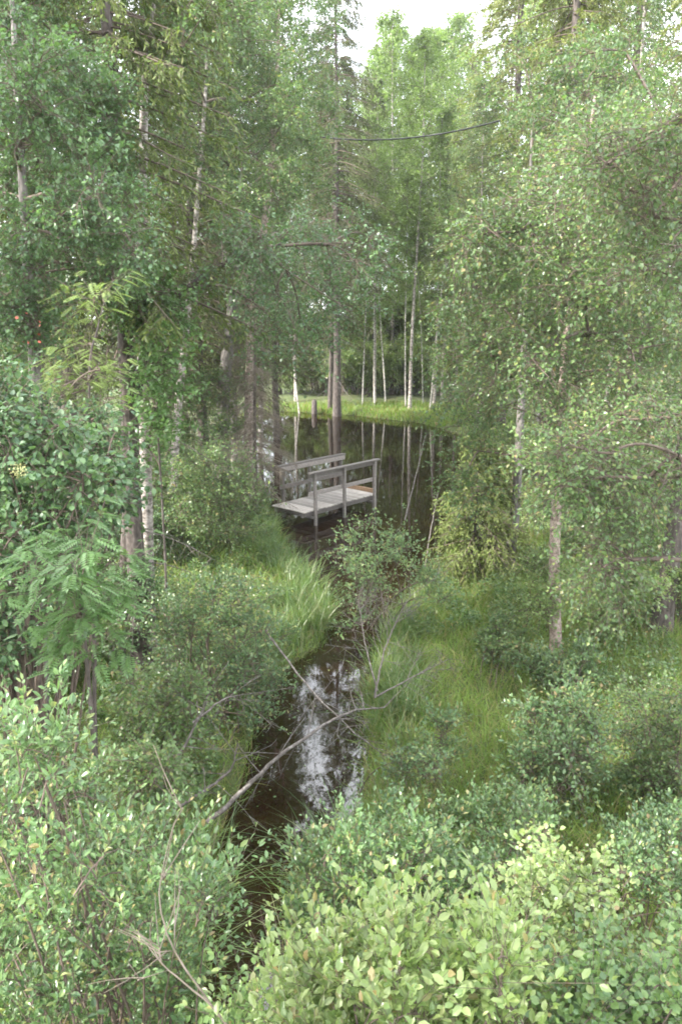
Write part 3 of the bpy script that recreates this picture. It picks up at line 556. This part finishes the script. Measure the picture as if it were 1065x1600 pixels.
# individual mid trees, left
spawn(left_spruce, tuple(gp(205, 700, 10.8)), 2.0, .9, 'large spruce with drooping pale green branches in the upper left', None)
spawn(tall_spruce, tuple(gp(526, 640, 42.5)), .5, 1.0, 'tall drooping spruce just left of the sky gap', None)
spawn(spruces[0], tuple(gp(365, 650, 31)), 1.5, 1.35, 'tall dark spruce behind the pinkish birch trunk, left of the drooping one', None)
spawn(dead_spruce, tuple(gp(400, 690, 20.5)), 1.1, .75, 'dead brown spruce with hanging twigs at the left shore of the pond', None)
spawn(dead_spruce, tuple(gp(398, 660, 26)), 2.6, .85, 'smaller dead brown spruce hanging over the water where the sky is mirrored', None, tilt=(0, .13))
spawn(dead_spruce, tuple(gp(545, 690, 29)), 2.1, 1.25, 'grey dead spruce among the drooping spruce branches left of the gap', None) if False else None
spawn(small_spruce, tuple(gp(745, 860, 15.5)), .3, 1.0, 'young yellow green spruce at the right edge of the pond', None)

def trunk_px(pts, Y, base_drop=.3):
    P = [at(px, py, Y) for px, py in pts]; P[0][2] = min(P[0][2], gz(P[0][0], P[0][1])) - base_drop * .3; return np.array(P)
# L1 birch with a forked trunk, left
T = trunk_px([(264, 748), (276, 640), (288, 540), (300, 420), (312, 250), (320, 120), (326, -60)], 19)
C, r = mass(101, [(180, 60), (340, -60), (520, -20), (540, 200), (520, 330), (380, 360), (230, 330)], 60, 16, 21, .62)
plant('birch_tree', 'birch with slim grey white forked trunk left of the footbridge', 'birch tree', T[0], C, r, 101, trunk=T, trunk_r=.105, bark='birch_bark', nsub=10, ntw=8, nlf=9, leaf=.06, droop=.4)
# fork stem
T = trunk_px([(345, 700), (350, 600), (362, 500), (372, 380), (380, 250)], 23)
C, r = mass(103, [(330, 330), (450, 300), (470, 480), (420, 560), (340, 540)], 16, 21, 25, .6)
plant('old_birch', 'thick grey flaky old trunk beside the left shore of the pond', 'tree', T[0], C, r, 103, trunk=T, trunk_r=.24, bark='grey_bark', leaf=.06, nsub=9, ntw=7, nlf=8)
T = trunk_px([(383, 640), (390, 500), (418, 330), (430, 200), (436, 60), (440, -80)], 22)
C, r = mass(104, [(340, -80), (520, -80), (540, 60), (500, 330), (400, 330), (350, 150)], 34, 20, 25, .7)
plant('birch_tree', 'birch with peeling pinkish white trunk left of the hanging spruce', 'birch tree', T[0], C, r, 104, trunk=T, trunk_r=.13, bark='pink_bark', leaf=.06, nsub=9, ntw=7, nlf=8)
T = trunk_px([(215, 720), (222, 400), (230, 110), (250, -30)], 11.5)
C, r = mass(105, [(120, -60), (420, -60), (400, 60), (300, 120), (150, 100)], 18, 10, 13, .5)
plant('birch_tree', 'slim white birch trunk reaching the top edge in front of the left spruce', 'birch tree', T[0], C, r, 105, trunk=T, trunk_r=.10, bark='birch_bark', nsub=8, ntw=7, nlf=8, leaf=.05)
# L2 near left tree
T = trunk_px([(40, 900), (60, 600), (40, 300), (20, -60)], 9.0)
C, r = mass(106, [(-60, -60), (120, 0), (190, 130), (240, 300), (260, 430), (210, 520), (100, 470), (60, 620), (-60, 640)], 62, 7.5, 10.5, .48)
plant('birch_tree', 'leafy dark green birch filling the upper left edge', 'birch tree', T[0], C, r, 106, trunk=T, trunk_r=.10, bark='grey_bark', leaf_m='aspen_leaf', nsub=10, ntw=8, nlf=9, leaf=.048, singles=200)
# arching branch tree
T = trunk_px([(165, 800), (215, 570), (262, 478), (330, 420), (440, 380)], 11)
C, r = mass(107, [(330, 340), (480, 330), (600, 350), (630, 400), (560, 520), (470, 590), (380, 540), (300, 400)], 30, 10, 13, .46)
plant('aspen_tree', 'leaning tree whose dark arching branch carries blue green leaves before the pond', 'aspen tree', T[0], C, r, 107, trunk=T, trunk_r=.085, bark='dark_bark', leaf_m='aspen_leaf', nsub=7, ntw=6, nlf=8, leaf=.052, tw_len=(.25, .6), hang=.3)
# bright maple-like sapling between
C, r = mass(108, [(180, 420), (290, 430), (300, 600), (260, 720), (210, 720)], 18, 9.6, 11, .36)
p = gp(240, 700, 10.6); plant('rowan_sapling', 'bright green leafy sapling behind the forked birch trunk on the left', 'sapling', p, C, r, 108, trunk=lead(p, C), trunk_r=.022, bark='dark_bark', leaf_m='rowan_leaf', leaf=.065, nsub=8, ntw=7, nlf=7)
# rowan
def rowan(label, root, C, r, seed, lm, leaf, singles, nsub=6, ntw=4, nlf=3):
    return plant('rowan', label, 'rowan', root, C, r, seed, trunk=lead(root, C), trunk_r=.025, bark='dark_bark', leaf_m=lm, tmpl=T_pinnate(), leaf=leaf, nsub=nsub, ntw=ntw, nlf=nlf, droop=.1, singles=singles, flat=.9, stem_r=(.010, .004))
C, r = mass(109, [(150, 430), (200, 440), (190, 480), (140, 500), (150, 540), (190, 590), (180, 640), (90, 640), (60, 590), (110, 560), (120, 470)], 12, 6.6, 7.6, .14)
r = r[:, None] * np.array([1.1, 1, .4]); rowan('rowan with yellow green pinnate leaves rising above the left shrubs', gp(110, 900, 6.8), C, r, 109, 'rowan_tip_leaf', .135, 90, 4, 3, 2)
C, r = mass(110, [(40, 850), (120, 830), (205, 870), (190, 930), (190, 1040), (130, 1030), (70, 950)], 11, 4.5, 5.0, .13); r = r[:, None] * np.array([1.1, 1, .4])
rowan('rowan with fresh green pinnate leaves hanging low at the left edge', gp(110, 1050, 4.9), C, r, 110, 'rowan_leaf', .15, 110, 4, 3, 3)
# L3 near left shrub
C, r = mass(111, [(-60, 560), (80, 600), (170, 640), (230, 720), (215, 800), (120, 850), (60, 960), (20, 1060), (-60, 1060)], 44, 5.6, 7.2, .27)
plant('bird_cherry', 'rounded blue green bird cherry shrub at the left edge below the rowan tips', 'shrub', gp(20, 1000, 6.6), C, r, 111, leaf_m='aspen_leaf', tmpl=T_oval(.33), nsub=8, ntw=6, nlf=7, leaf=.058, singles=280, stem_r=(.02, .006))
# right main tree
T = trunk_px([(870, 1010), (866, 860), (872, 700), (880, 560), (900, 380), (930, 150)], 11.5)
C, r = mass(120, [(690, 350), (800, 250), (900, 180), (1100, 150), (1100, 560), (1060, 780), (960, 800), (850, 790), (838, 650), (785, 650), (775, 800), (725, 810), (700, 740), (672, 650), (675, 560), (690, 480)], 120, 8.6, 12.5, .42)
plant('birch_tree', 'big leafy birch with reddish pale trunk standing on the right bank', 'birch tree', T[0], C, r, 120, trunk=T, trunk_r=.095, bark='pink_bark', leaf_m='birch_leaf', nsub=8, ntw=7, nlf=9, leaf=.050, hang=.35, droop=.45, tw_len=(.25, .6), singles=220)
T = trunk_px([(1180, 1150), (1170, 700), (1150, 300), (1140, 0)], 7.5)
C, r = mass(121, [(820, 740), (900, 640), (1100, 600), (1100, 790), (1015, 810), (1000, 985), (920, 970), (890, 900), (900, 820)], 36, 6.6, 8.2, .28)
C2, r2 = mass(122, [(880, 200), (1110, 120), (1110, 500), (950, 420)], 26, 6.4, 8.4, .34)
plant('birch_tree', 'birch rooted beyond the right edge with round leaved branches reaching in', 'birch tree', T[0], np.concatenate([C, C2]), np.concatenate([r, r2]) * 1.2, 121, trunk=T, trunk_r=.09, bark='birch_bark', leaf_m='birch_leaf', nsub=7, ntw=6, nlf=8, leaf=.046, hang=.35, tw_len=(.25, .6), singles=260)
for pts, Y, tr, bk, lb, pr in (([(793, 905), (803, 800), (812, 640), (820, 450), (830, 200)], 15.5, .12, 'grey_bark', 'grey trunk right of the pond with leaves all round', 1), ([(1030, 985), (1052, 840), (1075, 640), (1100, 300)], 12.2, .19, 'dark_bark', 'dark lichen patched trunk at the right edge', 2), ([(966, 800), (972, 650), (1010, 500), (1040, 300)], 17, .15, 'dark_bark', 'shaded dark trunk between the pale birch and the right edge', 3)):
    T = trunk_px(pts, Y); C, r = mass(130 + pr, [(700 + 60 * pr, 60), (900 + 50 * pr, 40), (960 + 40 * pr, 420), (740 + 60 * pr, 420)], 20, Y - 1.5, Y + 1.5, .6)
    plant('birch_tree', lb, 'tree', T[0], C, r, 130 + pr, trunk=T, trunk_r=tr, bark=bk, leaf_m='birch_leaf', nsub=8, ntw=7, nlf=7, leaf=.06)

# shrubs in the middle distance
BUSH = [
 ('tall green shrubbery behind the forked birch and the old grey trunk', [(200, 560), (330, 540), (400, 600), (410, 690), (300, 720), (200, 700)], 26, 20, 24, .6, 'birch_leaf', (300, 735), .07),
 ('fresh green bush between the old grey trunk and the footbridge', [(300, 690), (400, 700), (425, 790), (380, 850), (300, 840)], 22, 15.5, 17.5, .36, 'birch_leaf', (350, 850), .055),
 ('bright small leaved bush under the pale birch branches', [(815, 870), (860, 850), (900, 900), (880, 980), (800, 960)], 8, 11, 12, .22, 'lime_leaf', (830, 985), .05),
 ('leafy willow bush leaning over the left side of the stream', [(235, 950), (330, 890), (420, 910), (450, 1010), (445, 1100), (400, 1180), (370, 1120), (300, 1090), (230, 1020)], 34, 8.8, 10.6, .30, 'willow_leaf', (340, 1130), .048),
 ('open willow shrub with grey green leaves in the stream before the footbridge', [(530, 850), (560, 815), (640, 850), (705, 930), (690, 960), (600, 900), (560, 1010), (510, 1000), (550, 930)], 24, 11.4, 13.6, .11, 'willow_leaf', (590, 985), .055),
 ('low green bush at the foot of the forked birch', [(220, 730), (330, 690), (360, 780), (350, 860), (230, 850)], 16, 15, 17.5, .45, 'birch_leaf', (290, 850), .055),
 ('dark bush on the shaded left bank', [(140, 880), (250, 860), (260, 950), (200, 1010), (140, 980)], 12, 10, 12, .4, 'aspen_leaf', (200, 980), .055),
 ('dense low bush under the rowan leaves on the left', [(180, 1040), (320, 1060), (330, 1140), (240, 1200), (160, 1180)], 14, 7.2, 8.6, .3, 'birch_leaf', (240, 1190), .05),
 ('small bright bush on the mossy right bank', [(740, 980), (800, 950), (830, 1040), (800, 1090), (745, 1080)], 10, 10.6, 11.8, .26, 'birch_leaf', (780, 1075), .05),
 ('rowan-like green bush at the foot of the pale birch trunk', [(820, 1020), (930, 1010), (940, 1100), (860, 1120), (820, 1080)], 10, 9.4, 10.6, .28, 'willow_leaf', (870, 1110), .06),
 ('spreading bush with small leaves right of the mossy bank', [(800, 1110), (930, 1060), (960, 1180), (900, 1260), (790, 1240)], 18, 6.6, 7.8, .25, 'willow_leaf', (850, 1260), .05),
 ('bush with dark stems at the right edge above the sapling group', [(950, 1080), (1100, 1040), (1100, 1260), (960, 1260)], 16, 7, 8.5, .28, 'birch_leaf', (1020, 1240), .045),
 ('loose low willow on the right bank beside the stream mouth', [(630, 1160), (700, 1120), (730, 1190), (660, 1240), (620, 1210)], 5, 6.8, 7.8, .2, 'willow_leaf', (640, 1230), .045),
 ('leafy bush behind the left near willow, touching the fallen logs', [(160, 1170), (280, 1180), (300, 1250), (200, 1260)], 8, 5.2, 6.2, .2, 'birch_leaf', (230, 1270), .045),
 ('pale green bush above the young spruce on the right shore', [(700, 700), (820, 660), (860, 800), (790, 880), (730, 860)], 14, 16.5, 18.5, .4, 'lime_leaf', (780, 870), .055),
]
for i, (lb, poly, n, y0, y1, r0, lm, rt, lf) in enumerate(BUSH):
    C, r = mass(200 + i, poly, n, y0, y1, r0); p = ghit(*rt); C[:, 2] = np.maximum(C[:, 2], ground(C[:, 0], C[:, 1]) + .12)
    plant('bush', lb, 'bush', p, C, r, 200 + i, leaf_m=lm, leaf=lf, nsub=4 if 'before the footbridge' in lb else 8, ntw=6, nlf=8, tmpl=T_oval(.26) if lm == 'willow_leaf' else T_round(), hang=-.5 if lm == 'willow_leaf' else 0, upleaf=.4 if lm == 'willow_leaf' else 0, root_sp=.25, tw_len=(.25, .65) if i == 1 or 'before the footbridge' in lb else (.18, .42))
# general undergrowth on both sides (shared shapes)
def proto_bush(seed, lm, rad, h, lf):
    g = np.random.default_rng(seed); n = 15; a = g.uniform(0, 6.28, n); q = rad * g.random(n) ** .5
    C = np.stack([q * np.cos(a), q * np.sin(a), h * g.uniform(.25, 1, n) * (1 - .4 * q / rad)], -1)
    return plant('shrub', 'shrub', 'shrub', (0, 0, 0), C, np.full(n, rad * .36), seed, leaf_m=lm, leaf=lf, nsub=8, ntw=6, nlf=9)
shrubs = [proto_bush(301, 'birch_leaf', .9, 1.5, .055), proto_bush(302, 'aspen_leaf', .8, 1.2, .05), proto_bush(303, 'lime_leaf', 1.0, 1.8, .07)]
g = np.random.default_rng(304)
for i in range(60):
    for _ in range(50):
        left = i % 2 == 0; Y = g.uniform(10, 40); x = g.uniform(-.5 * Y, -.08 * Y) if left else g.uniform(.17 * Y, .5 * Y)
        if sdist(np.array([x]), np.array([Y]))[0] > 1.6 and not (not left and Y < 15 and x < 4.3) and not (left and Y < 15 and x > -3.2): break
    spawn(shrubs[i % 3], (x, Y, gz(x, Y) - .05), g.uniform(0, 6.28), g.uniform(.8, 1.4), 'green shrub in the undergrowth under the %s trees' % ('left' if left else 'right'), 'undergrowth shrubs on the %s' % ('left' if left else 'right'))
for i in range(34):
    px = 430 + (i % 17) * 18 + g.uniform(-8, 8); Y = g.uniform(49.5, 53) if i < 17 else g.uniform(54, 60); x = at(px, 500, Y)[0]
    spawn(shrubs[2], (x, Y, gz(x, Y)), g.uniform(0, 6.28), g.uniform(1.2, 2.0) * (1.1 if i < 17 else 2.0), 'green shrub among the trunks behind the far bank', 'shrubs behind the far bank')

# near bushes on the road embankment
def near(name, label, poly, n, y0, y1, r0, lm, rt, lf, tm, seed, nsub=6, ntw=4, nlf=12, up=.5, hang=-1.0):
    C, r = mass(seed, poly, n, y0, y1, r0, .55); p = np.array([rt[0], rt[1], gz(*rt)]); C[:, 2] = np.maximum(C[:, 2], ground(C[:, 0], C[:, 1]) + .1)
    return plant(name, label, 'bush', p, C, r, seed, leaf_m=lm, leaf=lf, nsub=nsub, ntw=ntw, nlf=nlf, tmpl=tm, upleaf=up, singles=290, tw_len=(.12, .42), droop=0, hang=hang, root_sp=.18, stem_r=(.009, .003), tw_r=.0013)
near('willow_bush', 'grey green willow bush filling the lower left corner, with upright shoots', [(-60, 1210), (20, 1150), (110, 1140), (190, 1290), (280, 1310), (370, 1390), (365, 1460), (310, 1520), (290, 1660), (-60, 1660)], 64, 2.7, 4.0, .17, 'willow_leaf', (-1.0, 3.0), .040, T_oval(.22), 401)
near('willow_bush', 'sunlit yellow green willow bush at the bottom centre', [(400, 1580), (470, 1530), (540, 1450), (610, 1430), (650, 1500), (740, 1450), (810, 1470), (860, 1570), (860, 1690), (370, 1690)], 30, 2.0, 2.9, .095, 'lime_leaf', (.25, 2.1), .041, T_oval(.26), 402)  # young yellow-green leaves; their brighter colour also stands in for local sun
near('willow_bush', 'blue green willow bush just behind the sunlit one, beside the stream', [(440, 1390), (500, 1320), (600, 1290), (700, 1330), (780, 1390), (760, 1480), (640, 1470), (540, 1480), (440, 1490)], 40, 4.0, 5.2, .20, 'willow_leaf', (.3, 4.9), .040, T_oval(.24), 403)
near('birch_sapling', 'birch sapling group with toothed rounded leaves in the lower right corner', [(850, 1560), (900, 1500), (1000, 1530), (1120, 1460), (1120, 1690), (850, 1690)], 26, 2.3, 3.3, .15, 'birch_leaf', (1.0, 2.5), .034, T_oval(.38), 404, up=.1, hang=-.5)
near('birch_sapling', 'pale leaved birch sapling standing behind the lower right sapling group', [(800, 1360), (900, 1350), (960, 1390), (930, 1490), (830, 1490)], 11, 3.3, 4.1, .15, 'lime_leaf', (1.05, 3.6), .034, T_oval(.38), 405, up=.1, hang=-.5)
near('willow_bush', 'leafy willow bush at the right edge above the birch saplings', [(940, 1300), (1120, 1260), (1120, 1460), (980, 1450)], 20, 4.8, 6.4, .22, 'willow_leaf', (2.3, 5.9), .040, T_oval(.27), 406)
near('willow_bush', 'loose green willow bush between the stream bank and the pale sapling', [(720, 1260), (840, 1240), (900, 1330), (820, 1400), (740, 1360)], 14, 5.2, 6.6, .2, 'willow_leaf', (1.5, 6.0), .040, T_oval(.27), 407)
near('birch_sapling', 'low shaded shrub at the bottom edge left of the sunlit willow', [(300, 1590), (420, 1590), (420, 1700), (300, 1700)], 6, 2.6, 3.2, .12, 'birch_leaf', (-.35, 2.8), .034, T_oval(.3), 408, up=.2)

# ------------------------------------------------------------------ dead wood
def path_px(pts): return np.array([at(px, py, Y) for px, py, Y in pts])
def deadwood(name, label, cat, mains, seed, ntw=14, tl=(.2, .7), bark='dead_twig', fine=3):
    g = np.random.default_rng(seed); root = path_px(mains[0][0])[0]; e = empty(name, tuple(root)); tag(e, label, cat)
    tb = MB(); sb = MB()
    for pts, r0 in mains:
        P = path_px(pts) - root; k = 4 * len(P); s = np.linspace(0, len(P) - 1, k); i = np.minimum(s.astype(int), len(P) - 2); f = (s - i)[:, None]; Q = P[i] * (1 - f) + P[i + 1] * f
        for _ in range(3): Q[1:-1] = (Q[:-2] + 2 * Q[1:-1] + Q[2:]) / 4
        Q += g.normal(0, r0 * .25, Q.shape); tubes(tb, Q, r0 * np.linspace(1, .3, k), 8)
        j = g.integers(k // 3, k, ntw); A = Q[j]; d = unit(Q[-1] - Q[0]); ln = g.uniform(*tl, (ntw, 1)); E = A + unit(d * .6 + rdir(g, ntw, .7) * .9) * ln
        Mi = (A + E) / 2 + rdir(g, ntw) * .12 * ln; tubes(sb, bez(A, Mi, E, 5), np.linspace(r0 * .28, .0022, 5)[None].repeat(ntw, 0), 4)
        q = np.repeat(np.arange(ntw), fine); t = g.uniform(.3, .95, (len(q), 1)); A2 = (1 - t) ** 2 * A[q] + 2 * t * (1 - t) * Mi[q] + t ** 2 * E[q]; E2 = A2 + unit(unit(E[q] - A[q]) + rdir(g, len(q))) * g.uniform(.1, .3, (len(q), 1))
        tubes(sb, bez(A2, (A2 + E2) / 2 + rdir(g, len(q)) * .02, E2, 4), np.linspace(.003, .0012, 4)[None].repeat(len(q), 0), 3)
    obj('trunk', tb.mesh('trunk', M[bark], True), e); obj('twigs', sb.mesh('twigs', M[bark], True), e, 'stuff'); return e
deadwood('fallen_branch', 'longest grey fallen branch arching over the dark stream', 'branch', [([(325, 1285, 6.9), (370, 1245, 7.1), (420, 1195, 7.4), (490, 1140, 7.9), (550, 1108, 8.4), (600, 1105, 8.8)], .027)], 501, 16)
deadwood('fallen_branch', 'grey fallen branch lying left of the longest one, ending at the near willow', 'branch', [([(270, 1265, 7.1), (320, 1235, 7.3), (362, 1205, 7.5), (372, 1160, 7.6)], .02)], 502, 8)
deadwood('fallen_branch', 'upright forked dead branch on the dark left bank', 'branch', [([(247, 1252, 7.2), (285, 1170, 7.3), (325, 1095, 7.5)], .022), ([(300, 1130, 7.4), (350, 1090, 7.6), (380, 1085, 7.7)], .014)], 503, 7)
deadwood('fallen_branch', 'thin dead branch slanting down across the reflecting water from the leaning willow', 'branch', [([(415, 985, 9.2), (455, 1040, 8.8), (500, 1095, 8.4), (560, 1150, 8.1), (600, 1180, 7.9)], .014)], 504, 18)
deadwood('dead_shrub', 'bare grey tangle of twigs where the stream narrows', 'shrub', [([(585, 1090, 9.4), (600, 1010, 9.8), (640, 930, 10.2)], .016), ([(585, 1090, 9.4), (640, 1060, 9.8), (700, 1030, 10.3)], .014), ([(590, 1080, 9.6), (570, 1010, 10), (560, 940, 10.6)], .014)], 505, 16, (.2, .6), fine=4)
deadwood('dead_sapling', 'bare thin curved stem rising in front of the lower left willow', 'stem', [([(362, 1612, 2.35), (300, 1530, 2.4), (262, 1470, 2.45), (246, 1400, 2.5), (262, 1320, 2.55), (275, 1280, 2.6)], .005), ([(330, 1570, 2.35), (255, 1510, 2.4), (215, 1455, 2.45)], .004)], 506, 4, (.05, .14), 'dead_brown', fine=2)
for i, (pts, lb) in enumerate((([(632, 812, 18.5), (650, 740, 19.2), (665, 680, 20)], 'thin bare pole leaning in the pond right of the footbridge'), ([(664, 885, 16.5), (672, 830, 16.8), (684, 770, 17.5)], 'bare sapling stem standing in the pond nearer than the leaning pole'))):
    deadwood('dead_sapling', lb, 'stem', [(pts, .018)], 510 + i, 4, (.1, .3), fine=1)
p = gp(490, 630, 43.6); mb = MB(); tubes(mb, [[0, 0, -.1], [.02, 0, .2], [.03, .02, .8], [.03, .02, .9]], [.20, .16, .15, .09], 10); s = obj('tree_stump', mb.mesh('tree_stump', M['dark_bark'], True)); s.location = p
tag(s, 'short dark tree stump on the grassy far bank', 'stump')
# the black cable, tied between the drooping spruce and a tree of the right forest
a = at(500, 226, 27); b = at(800, 196, 24); t = np.linspace(0, 1, 40)[:, None]; P = a * (1 - t) + b * t + np.array([0, 0, -1]) * (.28 * 4 * t * (1 - t)) + np.array([0, 0, .22])
mb = MB(); tubes(mb, P - a, np.full(40, .022) * (1 + .15 * np.sin(np.arange(40) * 2.1)), 8); c = obj('overhead_cable', mb.mesh('overhead_cable', M['cable'], True)); c.location = a
tag(c, 'black cable strung between the trees below the sky gap', 'cable')

# ------------------------------------------------------------------ small accents
def cluster(name, label, cat, px, py, Y, n, r, size, mt, seed):
    g = np.random.default_rng(seed); p = at(px, py, Y); mb = MB(); P = rnd_ell(g, n) * r; scatter(mb, P, rdir(g, n), rdir(g, n), np.full(n, size), T_oval(.4)); o = obj(name, mb.mesh(name, M[mt]), None, None); o.location = p; tag(o, label, cat); o['kind'] = 'stuff'; return o
cluster('flower_cluster', 'creamy yellow flower cluster on the left edge shrub', 'flowers', 30, 735, 5.5, 110, .06, .014, 'cream', 601)
cluster('red_leaves', 'sparse reddish leaves in the left trees', 'leaves', 38, 515, 7.4, 9, .16, .035, 'red_leaf', 602)

# ------------------------------------------------------------------ grass, sedge, ground cover
def grass(name, region, n, h, seed, mt='grass', bend=.5, wd=.012, spread=.5, tuft=0, ymin=None, cond=None):
    g = np.random.default_rng(seed); x0, x1, y0, y1 = region; X = g.uniform(x0, x1, n * 3); Y = g.uniform(y0, y1, n * 3); 
    if tuft: 
        nc = max(1, n // tuft); cx = g.uniform(x0, x1, nc * 3); cy = g.uniform(y0, y1, nc * 3); k = np.repeat(np.arange(nc * 3), tuft); X = cx[k] + g.normal(0, .07, len(k)); Y = cy[k] + g.normal(0, .07, len(k))
    d = sdist(X, Y); ok = d > -.05
    if cond is not None: ok &= cond(X, Y, d)
    X, Y = X[ok][:n], Y[ok][:n]; Z = ground(X, Y) - .03; P = np.stack([X, Y, Z], -1); m = len(P)
    A = unit(np.array([0, 0, 1.]) + rdir(g, m) * spread * [[1, 1, .2]]); N_ = unit(rdir(g, m) * [[1, 1, .1]]); S = h * g.uniform(.5, 1.25, m)
    mb = MB(); scatter(mb, P, A, N_, S, T_blade(bend, wd)); return mb, m
mb = MB()
def addg(*a, **k): 
    q, m = grass(*a, **k); mb.add(np.concatenate(q.V), q.F[0][0])
addg('g', (.3, 5.5, 5.6, 18), 62000, .19, 701, wd=.020, bend=.6, spread=.8)
addg('g', (.3, 5.5, 5.0, 18), 14000, .38, 706, wd=.010, bend=.5, spread=.45, tuft=14)
addg('g', (-4, .5, 4.6, 14), 22000, .22, 702, wd=.018, bend=.6, spread=.7)
addg('g', (-7, 0, 14, 26), 16000, .26, 703, wd=.028, bend=.6)
addg('g', (-5, 8, 38, 46), 16000, .30, 704, wd=.05, bend=.4)
addg('g', (4, 12, 14, 40), 9000, .35, 705, wd=.035, bend=.5)
me = mb.mesh('grass', M['grass']); tag(obj('grass', me, None, 'stuff'), 'short green grass covering both banks of the stream', 'grass')
mb = MB()
addg('s', (-3.0, 1.2, 9.5, 17.5), 5000, .55, 711, tuft=28, wd=.010, bend=.55, spread=.35, cond=lambda X, Y, d: (d < .8))
addg('s', (.5, 4.0, 6.5, 17), 3600, .38, 712, tuft=28, wd=.011, bend=.55, spread=.35, cond=lambda X, Y, d: (d < .6))
addg('s', (-1.8, .8, 4.7, 7.5), 1500, .5, 713, tuft=22, wd=.009, bend=.9, spread=.5, cond=lambda X, Y, d: (d < .7))
addg('s', (-6, -1, 17.5, 24), 3500, .42, 714, tuft=30, wd=.014, bend=.7, spread=.35, cond=lambda X, Y, d: (d < 1.0))
me = mb.mesh('sedge', M['sedge']); tag(obj('sedge', me, None, 'stuff'), 'long arching sedge blades along the water edge', 'sedge')

# low herbs, ferns and bilberry scrub between the grass
g = np.random.default_rng(720); nc = 420; cx = g.uniform(.6, 6, nc); cy = 5 + 14 * g.random(nc); cx2 = g.uniform(-6, -.8, nc); cy2 = 5 + 16 * g.random(nc); cx = np.r_[cx, cx2]; cy = np.r_[cy, cy2]
d = sdist(cx, cy); k = (d > .25) & ((np.sin(cx * 1.7 + 1) * np.sin(cy * 1.3) > -.15) | (cx < 0)) & ~((cx > .3) & (cx < 2.6) & (cy > 7.4) & (cy < 12.5)); cx, cy = cx[k], cy[k]; rr = g.uniform(.1, .3, len(cx)); q = np.repeat(np.arange(len(cx)), 130)
P = rnd_ell(g, len(q)) * (rr[q, None] * [[1, 1, .8]]); X = cx[q] + P[:, 0]; Y = cy[q] + P[:, 1]; Z = ground(X, Y) + rr[q] * .8 + P[:, 2]
mb = MB(); scatter(mb, np.stack([X, Y, Z], -1), rdir(g, len(q), .5), unit(np.array([0, 0, 1.]) + rdir(g, len(q)) * .6), g.uniform(.03, .065, len(q)), T_round())
tag(obj('ground_cover', mb.mesh('ground_cover', M['birch_leaf']), None, 'stuff'), 'low leafy herbs and scrub scattered over both banks', 'ground cover')

# leaves and bits floating on the stream and the pond
g = np.random.default_rng(730); X = g.uniform(-4, 5, 9000); Y = g.uniform(5, 38, 9000); d = sdist(X, Y); k = (d < -.03) & (g.random(9000) < np.exp(d * 2.2)); X, Y = X[k], Y[k]
mb = MB(); scatter(mb, np.stack([X, Y, X * 0 + .006], -1), rdir(g, len(X), .02), unit(np.array([0, 0, 1.]) + rdir(g, len(X)) * .08), g.uniform(.015, .045, len(X)), T_oval(.35, .0))
tag(obj('floating_leaves', mb.mesh('floating_leaves', M['sedge']), None, 'stuff'), 'small leaves and bits floating on the dark water', 'leaves')

# ------------------------------------------------------------------ haze
if HAZE > 0:
    m, N, L = mat('haze'); v = N.new('ShaderNodeVolumePrincipled'); v.inputs['Color'].default_value = (.95, .97, 1, 1); v.inputs['Density'].default_value = HAZE; v.inputs['Anisotropy'].default_value = .25
    o = N.new('ShaderNodeOutputMaterial'); L.new(v.outputs[0], o.inputs['Volume'])
    zt, zb = 34.0, -1.8; x0, x1, y0, y1 = -230, 230, -20, 335
    mb = MB(); mb.add([(x0, y0, zb), (x1, y0, zb), (x1, y1, zb), (x0, y1, zb), (x0, y0, zt), (x1, y0, zt), (x1, y1, zt), (x0, y1, zt)], [(3, 2, 1, 0), (4, 5, 6, 7), (0, 1, 5, 4), (1, 2, 6, 5), (2, 3, 7, 6), (3, 0, 4, 7)])
    obj('haze', mb.mesh('haze', m), None, 'stuff')
print('TRIS unique', sum(sum(len(p_) for p_ in [me.polygons]) for me in bpy.data.meshes), 'objects', len(SC.objects))
